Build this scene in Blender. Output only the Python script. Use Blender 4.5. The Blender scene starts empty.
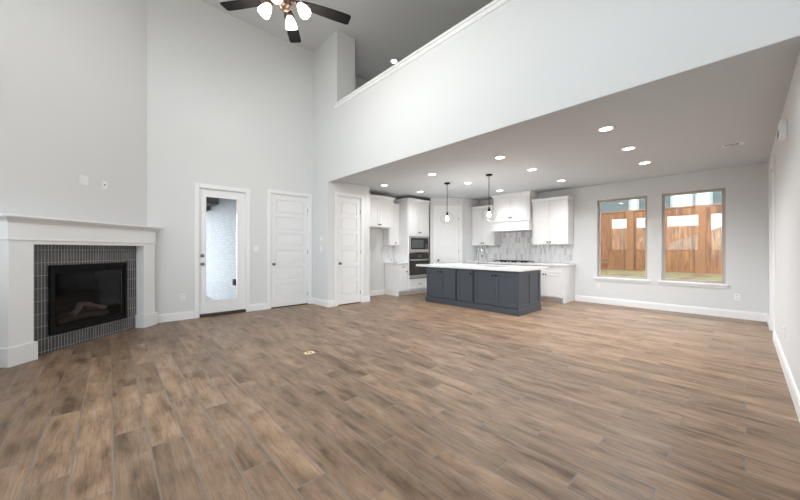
import bpy, bmesh, math, random
from mathutils import Vector, Matrix
random.seed(4)
S = bpy.context.scene
C = S.collection
PI = math.pi

# ------------------------------------------------------------------ camera
cd = bpy.data.cameras.new('camera')
cam = bpy.data.objects.new('camera', cd); C.objects.link(cam)
cam.location = (0, 0, 1.25)
cam.rotation_euler = (PI / 2, 0, PI / 2 - 0.74079)
cam.rotation_euler.z = math.atan2(math.cos(0.74079), math.sin(0.74079))
cd.sensor_width = 36.0
cd.lens = 315.85 / 800 * 36.0
cd.shift_x = (400 - 398.08) / 800
cd.shift_y = (249.63 - 250) / 800
cd.clip_start = 0.02
S.camera = cam

# ------------------------------------------------------------------ sky
SKY = 7.0
w = bpy.data.worlds.new('sky'); S.world = w; w.use_nodes = True
nt = w.node_tree; nt.nodes.clear()
bg = nt.nodes.new('ShaderNodeBackground'); wo = nt.nodes.new('ShaderNodeOutputWorld')
bg.inputs['Color'].default_value = (0.865, 0.93, 1.0, 1)
bg.inputs['Strength'].default_value = SKY
nt.links.new(bg.outputs[0], wo.inputs[0])

S.view_settings.view_transform = 'Standard'
S.view_settings.look = 'None'
S.view_settings.gamma = 1
S.view_settings.use_curve_mapping = False
S.view_settings.exposure = 0.48

WIN_LO = [(-4.5, -3.8), (-3.5, -2.6), (-2.37, -1.26), (-0.96, -0.1)]
ZLO = (1.2, 2.8); ZHI = (3.25, 5.1)
YW = -1.5
def area(name, loc, rot, sx, sy, power, col=(1, 1, 1), shape='RECTANGLE', spread=None):
    l = bpy.data.lights.new(name, 'AREA'); l.shape = shape; l.size = sx; l.size_y = sy
    l.energy = power; l.color = col
    if spread: l.spread = spread
    o = bpy.data.objects.new(name, l); C.objects.link(o); o.location = loc; o.rotation_euler = rot
    return o
def portal(loc, rz, sx, sy):
    o = area('window_portal', loc, (PI / 2, 0, rz), sx, sy, 1.0)
    o.data.cycles.is_portal = True
for x0, x1 in WIN_LO:
    for z0, z1 in (ZLO, ZHI):
        portal(((x0 + x1) / 2, YW - 0.13, (z0 + z1) / 2), 0.0, x1 - x0, z1 - z0)
for z0, z1 in ((0.6, 2.5), (3.25, 5.1)):  # portals of the unseen side windows added for light
    portal((0.50, -0.90, (z0 + z1) / 2), PI / 2, 0.96, z1 - z0)
portal((-1.847, 8.58, 1.505), PI, 0.94, 1.8); portal((-0.685, 8.58, 1.505), PI, 0.92, 1.8)
portal((-6.93, 1.6, 1.27), -PI / 2, 0.56, 1.97)
CAN_W = 55.0
PEND_W = 9.0
FAN_W = 15.0

# ------------------------------------------------------------------ materials
def mat(name, col, rough=0.5, metal=0.0, spec=0.5, emit=None, es=0, bump=0, bscale=60, var=0.0):
    m = bpy.data.materials.new(name); m.use_nodes = True
    n = m.node_tree; b = n.nodes['Principled BSDF']
    b.inputs['Roughness'].default_value = rough
    b.inputs['Metallic'].default_value = metal
    b.inputs['Specular IOR Level'].default_value = spec
    if emit:
        b.inputs['Emission Color'].default_value = (*emit, 1); b.inputs['Emission Strength'].default_value = es
    tc = n.nodes.new('ShaderNodeTexCoord'); no = n.nodes.new('ShaderNodeTexNoise')
    no.inputs['Scale'].default_value = bscale; no.inputs['Detail'].default_value = 3
    n.links.new(tc.outputs['Object'], no.inputs['Vector'])
    mx = n.nodes.new('ShaderNodeMix'); mx.data_type = 'RGBA'
    k = 1 - var
    mx.inputs[6].default_value = (col[0] * k, col[1] * k, col[2] * k, 1)
    mx.inputs[7].default_value = (*col, 1)
    n.links.new(no.outputs[0], mx.inputs[0]); n.links.new(mx.outputs[2], b.inputs['Base Color'])
    if bump:
        bp = n.nodes.new('ShaderNodeBump'); bp.inputs['Strength'].default_value = bump
        bp.inputs['Distance'].default_value = 0.002
        n.links.new(no.outputs[0], bp.inputs['Height']); n.links.new(bp.outputs[0], b.inputs['Normal'])
    return m

def s2l(*c):
    return tuple((v / 255 / 12.92) if v / 255 <= .04045 else ((v / 255 + .055) / 1.055) ** 2.4 for v in c)

M = {}
M['wall'] = mat('grey_wall_paint', (0.74, 0.75, 0.755), 0.75, bump=0.15, bscale=160, var=0.02)
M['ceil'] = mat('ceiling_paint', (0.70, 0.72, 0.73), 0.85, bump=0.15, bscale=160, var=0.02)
M['ceil_dim'] = mat('dimmed_ceiling_paint', (0.60, 0.635, 0.66), 0.85, bump=0.15, bscale=160, var=0.02)  # ceiling white darkened and cooled in colour to offset warm floor bounce
M['trim'] = mat('white_trim_paint', (0.87, 0.875, 0.88), 0.4, var=0.01)
M['door'] = mat('white_door_paint', (0.86, 0.865, 0.87), 0.42, var=0.01)
M['cab'] = mat('white_cabinet_paint', (0.87, 0.87, 0.87), 0.4, var=0.01)
M['navy'] = mat('blue_grey_cabinet_paint', s2l(73, 79, 88), 0.45, var=0.06, bscale=8)
M['quartz'] = mat('white_quartz', (0.84, 0.84, 0.85), 0.18, var=0.04, bscale=12)
M['black'] = mat('black_metal', (0.006, 0.006, 0.007), 0.6, 0.0, 0.18)
M['matte_black'] = mat('matte_black', (0.01, 0.01, 0.01), 0.6)
M['steel'] = mat('stainless_steel', (0.40, 0.395, 0.39), 0.4, 0.4, var=0.08)
M['nickel'] = mat('brushed_nickel', (0.22, 0.215, 0.205), 0.35, 0.9)
M['chrome'] = mat('brushed_chrome', (0.5, 0.5, 0.5), 0.25, 1.0)
M['plate'] = mat('white_plastic', (0.86, 0.86, 0.86), 0.35)
M['slot'] = mat('dark_plastic', (0.08, 0.08, 0.08), 0.5)
M['brass'] = mat('brass', (0.86, 0.72, 0.46), 0.45, 0.2)
M['bronze'] = mat('bronze', (0.10, 0.065, 0.045), 0.38, 0.75)
M['blade'] = mat('dark_walnut', (0.006, 0.005, 0.005), 0.75, 0.0, 0.2, var=0.4, bscale=14)
M['shade'] = mat('frosted_lit_glass', (0.9, 0.9, 0.88), 0.4, emit=(1.0, 0.92, 0.82), es=5.0)
M['bulb'] = mat('lit_bulb', (0.9, 0.9, 0.85), 0.4, emit=(1.0, 0.9, 0.74), es=14.0)
M['lens'] = mat('lit_downlight', (0.9, 0.9, 0.9), 0.4, emit=(1.0, 0.95, 0.88), es=9.0)
M['grout'] = mat('light_grout', (0.62, 0.62, 0.62), 0.8)
M['pk1'] = mat('white_picket_tile', (0.86, 0.86, 0.87), 0.2, var=0.04, bscale=9)
M['pk2'] = mat('pale_grey_picket_tile', (0.79, 0.79, 0.80), 0.2, var=0.08, bscale=9)
M['pk3'] = mat('grey_picket_tile', (0.64, 0.64, 0.655), 0.2, var=0.1, bscale=9)
M['rubber'] = mat('dark_threshold', (0.05, 0.035, 0.03), 0.6)
M['vinyl'] = mat('taupe_window_vinyl', s2l(188, 178, 170), 0.45, var=0.03)
M['log'] = mat('ceramic_log', (0.22, 0.16, 0.13), 0.9, bump=0.8, bscale=30, var=0.6)
M['ember'] = mat('pale_log', (0.55, 0.45, 0.38), 0.9, bump=0.8, bscale=24, var=0.5)
M['firebrick'] = mat('dark_firebox_lining', (0.03, 0.03, 0.032), 0.8, var=0.4, bscale=9)
M['ovenglass'] = mat('dark_oven_glass', (0.03, 0.028, 0.027), 0.08)
M['cementboard'] = mat('patio_concrete', (0.42, 0.42, 0.41), 0.9, var=0.15, bscale=6)
M['beam'] = mat('dark_patio_beam', (0.07, 0.072, 0.07), 0.8, var=0.1)
M['house'] = mat('grey_green_siding', (0.06, 0.08, 0.078), 0.8, var=0.15, bscale=4)
M['housew'] = mat('pale_house_window', (0.40, 0.44, 0.43), 0.3)
M['housetrim'] = mat('house_trim', (0.20, 0.22, 0.215), 0.7)
M['roof'] = mat('brown_roof', (0.2, 0.15, 0.12), 0.9, var=0.3, bscale=20)

def glass(name, tint=(1, 1, 1), refl=0.10, rough=0.0, blend=0.35):
    m = bpy.data.materials.new(name); m.use_nodes = True
    n = m.node_tree; n.nodes.clear()
    o = n.nodes.new('ShaderNodeOutputMaterial'); t = n.nodes.new('ShaderNodeBsdfTransparent')
    g = n.nodes.new('ShaderNodeBsdfGlossy'); x = n.nodes.new('ShaderNodeMixShader')
    lw = n.nodes.new('ShaderNodeLayerWeight'); lw.inputs['Blend'].default_value = blend
    ma = n.nodes.new('ShaderNodeMath'); ma.operation = 'MULTIPLY_ADD'; ma.use_clamp = True
    ma.inputs[1].default_value = 1.0; ma.inputs[2].default_value = refl
    t.inputs[0].default_value = (*tint, 1); g.inputs['Roughness'].default_value = rough
    g.inputs['Color'].default_value = (1, 1, 1, 1)
    n.links.new(lw.outputs['Fresnel'], ma.inputs[0]); n.links.new(ma.outputs[0], x.inputs[0])
    n.links.new(t.outputs[0], x.inputs[1]); n.links.new(g.outputs[0], x.inputs[2])
    n.links.new(x.outputs[0], o.inputs[0])
    return m
M['glass'] = glass('window_glass', (0.97, 0.98, 0.97), 0.07, blend=0.10)
M['doorglass'] = glass('door_glass', (0.98, 0.99, 1.0), 0.02, blend=0.12)
M['fireglass'] = glass('fireplace_glass', (0.66, 0.66, 0.68), 0.01, 0.01, blend=0.14)
M['globe'] = glass('clear_globe_glass', (0.993, 0.993, 0.993), 0.0, blend=0.02)

def N(n, t, **k):
    x = n.nodes.new(t)
    for a, b in k.items(): setattr(x, a, b)
    return x
def math_(n, op, a, b=None, c=None):
    x = n.nodes.new('ShaderNodeMath'); x.operation = op
    for i, v in enumerate((a, b, c)):
        if v is None: continue
        if isinstance(v, (int, float)): x.inputs[i].default_value = v
        else: n.links.new(v, x.inputs[i])
    return x.outputs[0]
def ramp(n, fac, stops):
    r = n.nodes.new('ShaderNodeValToRGB'); n.links.new(fac, r.inputs[0])
    e = r.color_ramp.elements
    while len(e) < len(stops): e.new(0.5)
    for i, (p, c) in enumerate(stops):
        e[i].position = p; e[i].color = (*c, 1)
    return r.outputs[0]
def mixc(n, f, a, b, mode='MIX'):
    x = n.nodes.new('ShaderNodeMix'); x.data_type = 'RGBA'; x.blend_type = mode
    for i, v in ((0, f), (6, a), (7, b)):
        if isinstance(v, (int, float)): x.inputs[i].default_value = v
        elif isinstance(v, tuple): x.inputs[i].default_value = (*v, 1)
        else: n.links.new(v, x.inputs[i])
    return x.outputs[2]

def floor_mat():
    m = bpy.data.materials.new('wood_look_plank_tile'); m.use_nodes = True
    n = m.node_tree; b = n.nodes['Principled BSDF']
    tc = N(n, 'ShaderNodeTexCoord'); sp = N(n, 'ShaderNodeSeparateXYZ')
    n.links.new(tc.outputs['Object'], sp.inputs[0])
    X, Y = sp.outputs[0], sp.outputs[1]
    PW, PL = 0.175, 0.953
    v = math_(n, 'DIVIDE', math_(n, 'SUBTRACT', Y, 2.6425), PW)
    row = math_(n, 'FLOOR', v); fv = math_(n, 'SUBTRACT', v, row)
    u = math_(n, 'DIVIDE', math_(n, 'SUBTRACT', math_(n, 'SUBTRACT', X, 0.01), math_(n, 'MULTIPLY', row, 0.3177)), PL)
    col = math_(n, 'FLOOR', u); fu = math_(n, 'SUBTRACT', u, col)
    # grout mask
    du = math_(n, 'MULTIPLY', math_(n, 'MINIMUM', fu, math_(n, 'SUBTRACT', 1.0, fu)), PL)
    dv = math_(n, 'MULTIPLY', math_(n, 'MINIMUM', fv, math_(n, 'SUBTRACT', 1.0, fv)), PW)
    dd = math_(n, 'MINIMUM', du, dv)
    mr = N(n, 'ShaderNodeMapRange'); mr.inputs[1].default_value = 0.0026; mr.inputs[2].default_value = 0.0050
    n.links.new(dd, mr.inputs[0]); plank = mr.outputs[0]
    # per plank random
    cb = N(n, 'ShaderNodeCombineXYZ'); n.links.new(row, cb.inputs[0]); n.links.new(col, cb.inputs[1])
    wn = N(n, 'ShaderNodeTexWhiteNoise', noise_dimensions='3D'); n.links.new(cb.outputs[0], wn.inputs['Vector'])
    sw = N(n, 'ShaderNodeSeparateXYZ'); n.links.new(wn.outputs['Color'], sw.inputs[0])
    # wood coordinates, shifted per plank
    c2 = N(n, 'ShaderNodeCombineXYZ')
    n.links.new(math_(n, 'MULTIPLY_ADD', sw.outputs[0], 37.0, X), c2.inputs[0])
    n.links.new(math_(n, 'MULTIPLY_ADD', sw.outputs[1], 23.0, Y), c2.inputs[1])
    def noise(sx, sy, scale, det, dist=0.0, rough=0.55):
        mp = N(n, 'ShaderNodeMapping'); mp.inputs['Scale'].default_value = (sx, sy, 1)
        n.links.new(c2.outputs[0], mp.inputs[0])
        t = N(n, 'ShaderNodeTexNoise'); t.inputs['Scale'].default_value = scale
        t.inputs['Detail'].default_value = det; t.inputs['Distortion'].default_value = dist
        t.inputs['Roughness'].default_value = rough
        n.links.new(mp.outputs[0], t.inputs['Vector']); return t.outputs[0]
    blot = noise(1.4, 5.0, 1.7, 5, 0.25)
    streak = noise(1.0, 14, 2.2, 5, 0.35)
    grain = noise(1.6, 46, 3.2, 7, 0.5, 0.7)
    fine = noise(5, 150, 4.0, 3)
    base = ramp(n, blot, [(0.32, s2l(108, 87, 69)), (0.45, s2l(141, 116, 94)), (0.60, s2l(158, 132, 109)), (0.76, s2l(172, 148, 124))])
    st = ramp(n, streak, [(0.32, (0.74, 0.72, 0.71)), (0.48, (0.97, 0.97, 0.97)), (0.7, (1.08, 1.07, 1.06))])
    c = mixc(n, 0.8, base, st, 'MULTIPLY')
    g = ramp(n, grain, [(0.34, (0.55, 0.53, 0.51)), (0.47, (0.94, 0.94, 0.94)), (0.66, (1.12, 1.11, 1.10))])
    c = mixc(n, 0.85, c, g, 'MULTIPLY')
    mott = noise(2.2, 5.0, 3.0, 6, 0.5, 0.6)
    c = mixc(n, 0.5, c, ramp(n, mott, [(0.34, (0.62, 0.61, 0.60)), (0.46, (0.97, 0.97, 0.97)), (0.65, (1.06, 1.06, 1.06))]), 'MULTIPLY')
    f2 = ramp(n, fine, [(0.35, (0.85, 0.84, 0.83)), (0.6, (1.04, 1.04, 1.04))])
    c = mixc(n, 0.5, c, f2, 'MULTIPLY')
    pt = ramp(n, sw.outputs[2], [(0.0, (0.72, 0.72, 0.72)), (0.5, (0.96, 0.95, 0.94)), (1.0, (1.16, 1.15, 1.13))])
    c = mixc(n, 0.85, c, pt, 'MULTIPLY')
    kmap = N(n, 'ShaderNodeMapping'); kmap.inputs['Scale'].default_value = (2.0, 5.2, 1)
    n.links.new(c2.outputs[0], kmap.inputs[0])
    vo = N(n, 'ShaderNodeTexVoronoi'); vo.inputs['Scale'].default_value = 0.62
    n.links.new(kmap.outputs[0], vo.inputs['Vector'])
    kd = math_(n, 'ADD', vo.outputs['Distance'], math_(n, 'MULTIPLY', math_(n, 'SUBTRACT', blot, 0.5), 0.5))
    kn = ramp(n, kd, [(0.02, (0.42, 0.38, 0.35)), (0.08, (0.78, 0.75, 0.73)), (0.24, (1, 1, 1))])
    c = mixc(n, 0.7, c, kn, 'MULTIPLY')
    c = mixc(n, plank, s2l(124, 116, 109), c)
    n.links.new(c, b.inputs['Base Color'])
    rr = N(n, 'ShaderNodeMapRange'); rr.inputs[3].default_value = 0.30; rr.inputs[4].default_value = 0.48
    n.links.new(grain, rr.inputs[0]); n.links.new(rr.outputs[0], b.inputs['Roughness'])
    b.inputs['Specular IOR Level'].default_value = 0.32
    bp = N(n, 'ShaderNodeBump'); bp.inputs['Strength'].default_value = 0.35; bp.inputs['Distance'].default_value = 0.002
    hh = math_(n, 'MULTIPLY_ADD', grain, 0.25, plank)
    n.links.new(hh, bp.inputs['Height']); n.links.new(bp.outputs[0], b.inputs['Normal'])
    return m
M['floor'] = floor_mat()

def brickish(name, axes, bw, bh, cols, mortar, msize, offset=0.5, rough=0.6, bump=0.4, sh=(0, 0)):
    m = bpy.data.materials.new(name); m.use_nodes = True
    n = m.node_tree; b = n.nodes['Principled BSDF']
    tc = N(n, 'ShaderNodeTexCoord'); sp = N(n, 'ShaderNodeSeparateXYZ'); n.links.new(tc.outputs['Object'], sp.inputs[0])
    cb = N(n, 'ShaderNodeCombineXYZ')
    n.links.new(math_(n, 'ADD', sp.outputs[axes[0]], sh[0]), cb.inputs[0]); n.links.new(math_(n, 'ADD', sp.outputs[axes[1]], sh[1]), cb.inputs[1])
    br = N(n, 'ShaderNodeTexBrick'); br.offset = offset; br.inputs['Scale'].default_value = 1
    br.inputs['Brick Width'].default_value = bw; br.inputs['Row Height'].default_value = bh
    br.inputs['Mortar Size'].default_value = msize; br.inputs['Mortar Smooth'].default_value = 0.1
    br.inputs['Color1'].default_value = (*cols[0], 1); br.inputs['Color2'].default_value = (*cols[1], 1)
    br.inputs['Mortar'].default_value = (*mortar, 1); br.inputs['Bias'].default_value = 0
    n.links.new(cb.outputs[0], br.inputs['Vector'])
    no = N(n, 'ShaderNodeTexNoise'); no.inputs['Scale'].default_value = 7; no.inputs['Detail'].default_value = 5
    n.links.new(tc.outputs['Object'], no.inputs['Vector'])
    c = mixc(n, 0.35, br.outputs[0], ramp(n, no.outputs[0], [(0.3, (0.7, 0.7, 0.7)), (0.7, (1.15, 1.15, 1.15))]), 'MULTIPLY')
    n.links.new(c, b.inputs['Base Color']); b.inputs['Roughness'].default_value = rough
    bp = N(n, 'ShaderNodeBump'); bp.inputs['Strength'].default_value = bump; bp.inputs['Distance'].default_value = 0.004
    bp.invert = True
    n.links.new(br.outputs['Fac'], bp.inputs['Height']); n.links.new(bp.outputs[0], b.inputs['Normal'])
    return m
M['brick'] = brickish('white_painted_brick', (0, 2), 0.20, 0.068, ((0.42, 0.435, 0.45), (0.36, 0.375, 0.385)), (0.33, 0.34, 0.35), 0.008)
M['tile'] = brickish('charcoal_stack_tile', (0, 2), 0.036, 0.152, (s2l(92, 91, 93), s2l(74, 73, 75)), s2l(158, 156, 154), 0.0028, 0.0, 0.25, 0.5, (0, -0.029))

def cedar():
    m = bpy.data.materials.new('cedar_boards'); m.use_nodes = True
    n = m.node_tree; b = n.nodes['Principled BSDF']
    tc = N(n, 'ShaderNodeTexCoord'); sp = N(n, 'ShaderNodeSeparateXYZ'); n.links.new(tc.outputs['Object'], sp.inputs[0])
    u = math_(n, 'DIVIDE', sp.outputs[0], 0.14); r = math_(n, 'FLOOR', u)
    wn = N(n, 'ShaderNodeTexWhiteNoise', noise_dimensions='1D'); n.links.new(r, wn.inputs['W'])
    cb = N(n, 'ShaderNodeCombineXYZ'); n.links.new(sp.outputs[0], cb.inputs[0]); n.links.new(r, cb.inputs[1]); n.links.new(sp.outputs[2], cb.inputs[2])
    mp = N(n, 'ShaderNodeMapping'); mp.inputs['Scale'].default_value = (14, 3, 1.6); n.links.new(cb.outputs[0], mp.inputs[0])
    no = N(n, 'ShaderNodeTexNoise'); no.inputs['Scale'].default_value = 1.8; no.inputs['Detail'].default_value = 6; no.inputs['Distortion'].default_value = 0.6
    n.links.new(mp.outputs[0], no.inputs['Vector'])
    c = ramp(n, no.outputs[0], [(0.30, s2l(66, 38, 17)), (0.45, s2l(116, 71, 34)), (0.62, s2l(142, 96, 50)), (0.8, s2l(160, 116, 68))])
    mp2 = N(n, 'ShaderNodeMapping'); mp2.inputs['Scale'].default_value = (7.1, 1, 3.2); n.links.new(cb.outputs[0], mp2.inputs[0])
    vo = N(n, 'ShaderNodeTexVoronoi'); vo.inputs['Scale'].default_value = 1.0; n.links.new(mp2.outputs[0], vo.inputs['Vector'])
    c = mixc(n, 0.85, c, ramp(n, vo.outputs['Distance'], [(0.05, (0.3, 0.22, 0.16)), (0.16, (1, 1, 1))]), 'MULTIPLY')
    c = mixc(n, 0.8, c, ramp(n, wn.outputs[0], [(0, (0.72, 0.70, 0.68)), (1, (1.08, 1.08, 1.05))]), 'MULTIPLY')
    n.links.new(c, b.inputs['Base Color']); b.inputs['Roughness'].default_value = 0.8
    return m
M['cedar'] = cedar()
M['post'] = mat('cedar_post', s2l(132, 86, 44), 0.8, var=0.35, bscale=6)
def soil():
    m = mat('dry_soil_and_grass', (0.3, 0.25, 0.1), 0.95)
    n = m.node_tree; b = n.nodes['Principled BSDF']
    tc = N(n, 'ShaderNodeTexCoord'); no = N(n, 'ShaderNodeTexNoise'); no.inputs['Scale'].default_value = 1.6; no.inputs['Detail'].default_value = 7
    n.links.new(tc.outputs['Object'], no.inputs['Vector'])
    n.links.new(ramp(n, no.outputs[0], [(0.35, s2l(70, 58, 38)), (0.5, s2l(104, 90, 56)), (0.62, s2l(84, 80, 48)), (0.75, s2l(132, 120, 86))]), b.inputs['Base Color'])
    return m
M['soil'] = soil()

# ------------------------------------------------------------------ mesh helpers
def box(bm, x0, x1, y0, y1, z0, z1, bev=0.0, mi=0, mtx=None):
    if x0 > x1: x0, x1 = x1, x0
    if y0 > y1: y0, y1 = y1, y0
    if z0 > z1: z0, z1 = z1, z0
    vs = [bm.verts.new(p) for p in ((x0,y0,z0),(x1,y0,z0),(x1,y1,z0),(x0,y1,z0),(x0,y0,z1),(x1,y0,z1),(x1,y1,z1),(x0,y1,z1))]
    fs = [bm.faces.new([vs[i] for i in q]) for q in ((0,3,2,1),(4,5,6,7),(0,1,5,4),(1,2,6,5),(2,3,7,6),(3,0,4,7))]
    for q in fs: q.material_index = mi
    if bev > 0:
        es = list({e for q in fs for e in q.edges})
        r = bmesh.ops.bevel(bm, geom=es, offset=bev, segments=2, affect='EDGES', profile=0.7)
        for q in r['faces']: q.material_index = mi
        vs = list({v for q in r['faces'] for v in q.verts} | {v for v in vs if v.is_valid})
    if mtx is not None: bmesh.ops.transform(bm, matrix=mtx, verts=vs)
    return vs
def prism(bm, pts, z0, z1, mi=0):            # polygon in xy, extruded in z
    a = [bm.verts.new((x, y, z0)) for x, y in pts]; b = [bm.verts.new((x, y, z1)) for x, y in pts]
    n = len(pts)
    fs = [bm.faces.new(a[::-1]), bm.faces.new(b)]
    for i in range(n): fs.append(bm.faces.new((a[i], a[(i+1) % n], b[(i+1) % n], b[i])))
    for q in fs: q.material_index = mi
    return a + b
def lathe(bm, prof, seg=24, mtx=None, mi=0, cap=True):
    rings = []
    for r, z in prof:
        rings.append([bm.verts.new((r * math.cos(2*PI*i/seg), r * math.sin(2*PI*i/seg), z)) for i in range(seg)] if r > 1e-6 else [bm.verts.new((0, 0, z))])
    for a, b in zip(rings, rings[1:]):
        for i in range(seg):
            j = (i + 1) % seg
            if len(a) == 1 and len(b) == 1: continue
            if len(a) == 1: f = bm.faces.new((a[0], b[j], b[i]))
            elif len(b) == 1: f = bm.faces.new((a[i], a[j], b[0]))
            else: f = bm.faces.new((a[i], a[j], b[j], b[i]))
            f.smooth = True; f.material_index = mi
    if cap:
        for q in (rings[0], rings[-1]):
            if len(q) > 1: bm.faces.new(q).material_index = mi
    vs = [v for q in rings for v in q]
    if mtx is not None: bmesh.ops.transform(bm, matrix=mtx, verts=vs)
    return vs
def tube(bm, pts, r, seg=12, mi=0):
    pts = [Vector(p) for p in pts]; rings = []; up = None
    for i, p in enumerate(pts):
        d = (pts[min(i+1, len(pts)-1)] - pts[max(i-1, 0)]).normalized()
        if up is None: up = Vector((0, 0, 1)) if abs(d.z) < 0.9 else Vector((1, 0, 0))
        s = d.cross(up).normalized(); t = s.cross(d).normalized(); up = t
        rr = r[i] if isinstance(r, (list, tuple)) else r
        rings.append([bm.verts.new(p + rr * (math.cos(2*PI*k/seg) * s + math.sin(2*PI*k/seg) * t)) for k in range(seg)])
    for a, b in zip(rings, rings[1:]):
        for i in range(seg):
            f = bm.faces.new((a[i], a[(i+1) % seg], b[(i+1) % seg], b[i])); f.smooth = True; f.material_index = mi
    bm.faces.new(rings[0]).material_index = mi; bm.faces.new(rings[-1]).material_index = mi
def obj(name, bm, m, parent=None, loc=None, rz=0.0, label=None):
    bmesh.ops.recalc_face_normals(bm, faces=bm.faces[:])
    me = bpy.data.meshes.new(name); bm.to_mesh(me); bm.free()
    for x in (m if isinstance(m, (list, tuple)) else [m]): me.materials.append(x)
    o = bpy.data.objects.new(name, me); C.objects.link(o)
    if parent: o.parent = parent
    if loc: o.location = loc
    o.rotation_euler.z = rz
    if label: o['label'] = label
    return o
def tag(o, label, cat, group=None, kind=None):
    o['label'] = label; o['category'] = cat
    if group: o['group'] = group
    if kind: o['kind'] = kind
    return o
def thing(name, label, cat, loc=(0, 0, 0), rz=0.0, group=None):
    o = bpy.data.objects.new(name, None); C.objects.link(o); o.empty_display_size = 0.1
    o.location = loc; o.rotation_euler.z = rz
    return tag(o, label, cat, group)
def struct(name, bm, m, label=None, loc=None, rz=0.0):
    o = obj(name, bm, m, None, loc, rz); o['kind'] = 'structure'
    if label: o['label'] = label
    return o
def dup(root, loc=None, rz=None, label=None):
    r = root.copy(); C.objects.link(r)
    if loc is not None: r.location = loc
    if rz is not None: r.rotation_euler.z = rz
    if label: r['label'] = label
    for ch in list(root.children):
        c = ch.copy(); C.objects.link(c); c.parent = r
        for g in ch.children:
            d = g.copy(); C.objects.link(d); d.parent = c
    return r
B = bmesh.new
def R4(ax, a): return Matrix.Rotation(a, 4, ax)
def T4(x, y, z): return Matrix.Translation((x, y, z))

def wall_cells(bm, u0, u1, z0, z1, holes, mk):
    us = sorted({u0, u1, *[h[0] for h in holes], *[h[1] for h in holes]})
    for a, b in zip(us, us[1:]):
        hs = sorted([h for h in holes if h[0] <= a + 1e-6 and h[1] >= b - 1e-6], key=lambda h: h[2])
        z = z0
        for h in hs:
            if h[2] > z + 1e-6: mk(a, b, z, h[2])
            z = h[3]
        if z1 > z + 1e-6: mk(a, b, z, z1)
def wallY(name, y0, y1, x0, x1, z0, z1, holes=(), m='wall', label=None):
    bm = B(); wall_cells(bm, x0, x1, z0, z1, holes, lambda a, b, c, d: box(bm, a, b, y0, y1, c, d))
    return struct(name, bm, M[m], label)
def wallX(name, x0, x1, y0, y1, z0, z1, holes=(), m='wall', label=None):
    bm = B(); wall_cells(bm, y0, y1, z0, z1, holes, lambda a, b, c, d: box(bm, x0, x1, a, b, c, d))
    return struct(name, bm, M[m], label)

# ------------------------------------------------------------------ room numbers
XD = -6.75      # door wall
YB = 3.50       # balcony plane
XR = 0.29       # right wall
YK = 8.42       # kitchen / window wall
XK = -6.80      # kitchen side wall
X3 = -6.08      # closet wall with the third door
ZK = 2.76       # kitchen ceiling
ZH = 5.83       # high ceiling
r2 = math.sqrt(2)
SD = -4.44      # diagonal fireplace wall, distance along (1,1)/sqrt2
W2 = [(-2.317, -1.377, 0.605, 2.405), (-1.147, -0.224, 0.605, 2.405)]

# floor
bm = B(); box(bm, -7.0, 0.6, -1.7, 8.57, -0.12, 0.0)
struct('floor', bm, M['floor'], 'wood look plank tile floor in warm brown')
# high ceiling over everything, lower ceiling over the kitchen
bm = B(); box(bm, -7.0, 0.45, -1.65, 8.57, ZH, ZH + 0.1); struct('ceiling', bm, M['ceil'], 'high ceiling of the two storey living room')
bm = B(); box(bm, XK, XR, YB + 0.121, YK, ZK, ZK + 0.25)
struct('ceiling', bm, M['ceil_dim'], 'lower kitchen ceiling under the loft')
# left wall (doors), two layers so closed doors sit in shallow recesses
D1 = (1.215, 2.035, 0.0, 2.40); D2 = (2.515, 3.385, 0.0, 2.455)
wallX('wall_left', XD - 0.08, XD, 0.30, YB, 0.0, ZH, [D1, D2], label='tall grey wall with the patio door and a panel door')
wallX('wall_left', XD - 0.16, XD - 0.08, 0.30, YB + 0.1, 0.0, ZH, [D1])
# closet block with door 3
D3 = (3.735, 4.385, 0.0, 2.46)
wallX('wall_closet', X3 - 0.08, X3, YB, 4.63, 0.0, ZK, [D3])
bm = B(); box(bm, XK, X3 - 0.08, YB, 4.63, 0.0, ZK); struct('wall_closet', bm, M['wall'])
# pier beside the loft opening
bm = B(); box(bm, -6.87, -5.712, YB, YB + 0.12, ZK, ZH); box(bm, -6.87, -5.712, YB + 0.12, 3.952, ZK + 0.26, ZH); struct('wall_pier', bm, M['wall'], 'grey pier at the left end of the loft opening')
# loft half wall
bm = B(); box(bm, X3, XR, YB, YB + 0.12, 2.724, ZK); box(bm, -5.712, XR, YB, YB + 0.12, ZK, 4.245); struct('wall_balcony', bm, M['wall'], 'long white half wall of the loft above the kitchen')
bm = B(); box(bm, -5.712, XR, YB - 0.03, YB + 0.15, 4.262, 4.30, 0.006); box(bm, -5.79, XR, YB - 0.014, YB - 0.0005, 4.20, 4.262, 0.004)
o = struct('trim_1', bm, M['trim'], 'white cap on the loft half wall')
bm = B(); box(bm, X3 + 0.001, XR, YB + 0.003, YB + 0.119, 2.7205, 2.7238); struct('ceiling', bm, M['ceil_dim'], 'loft edge underside in the dimmed ceiling colour')  # thin sheet in the darkened colour, tones down the lit strip here
bm = B(); box(bm, -6.87, XR, YB + 0.125, YK, ZK + 0.2505, ZK + 0.265); struct('floor', bm, mat('beige_carpet', (0.55, 0.49, 0.42), 0.95, bump=0.5, bscale=300, var=0.2), 'beige loft floor behind the half wall')
# loft
wallX('wall_loft', -6.97, -6.87, 3.952, YK, ZK + 0.25, ZH)
wallY('wall_loft', YK, YK + 0.15, -6.97, XR, ZK + 0.0, ZH)
# kitchen side wall, pantry
wallX('wall_kitchen_side', XK - 0.1, XK, 4.63, YK + 0.15, 0.0, ZK)
AX, AY, BX, BY = -6.19, 6.94, -5.51, 7.62
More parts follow.
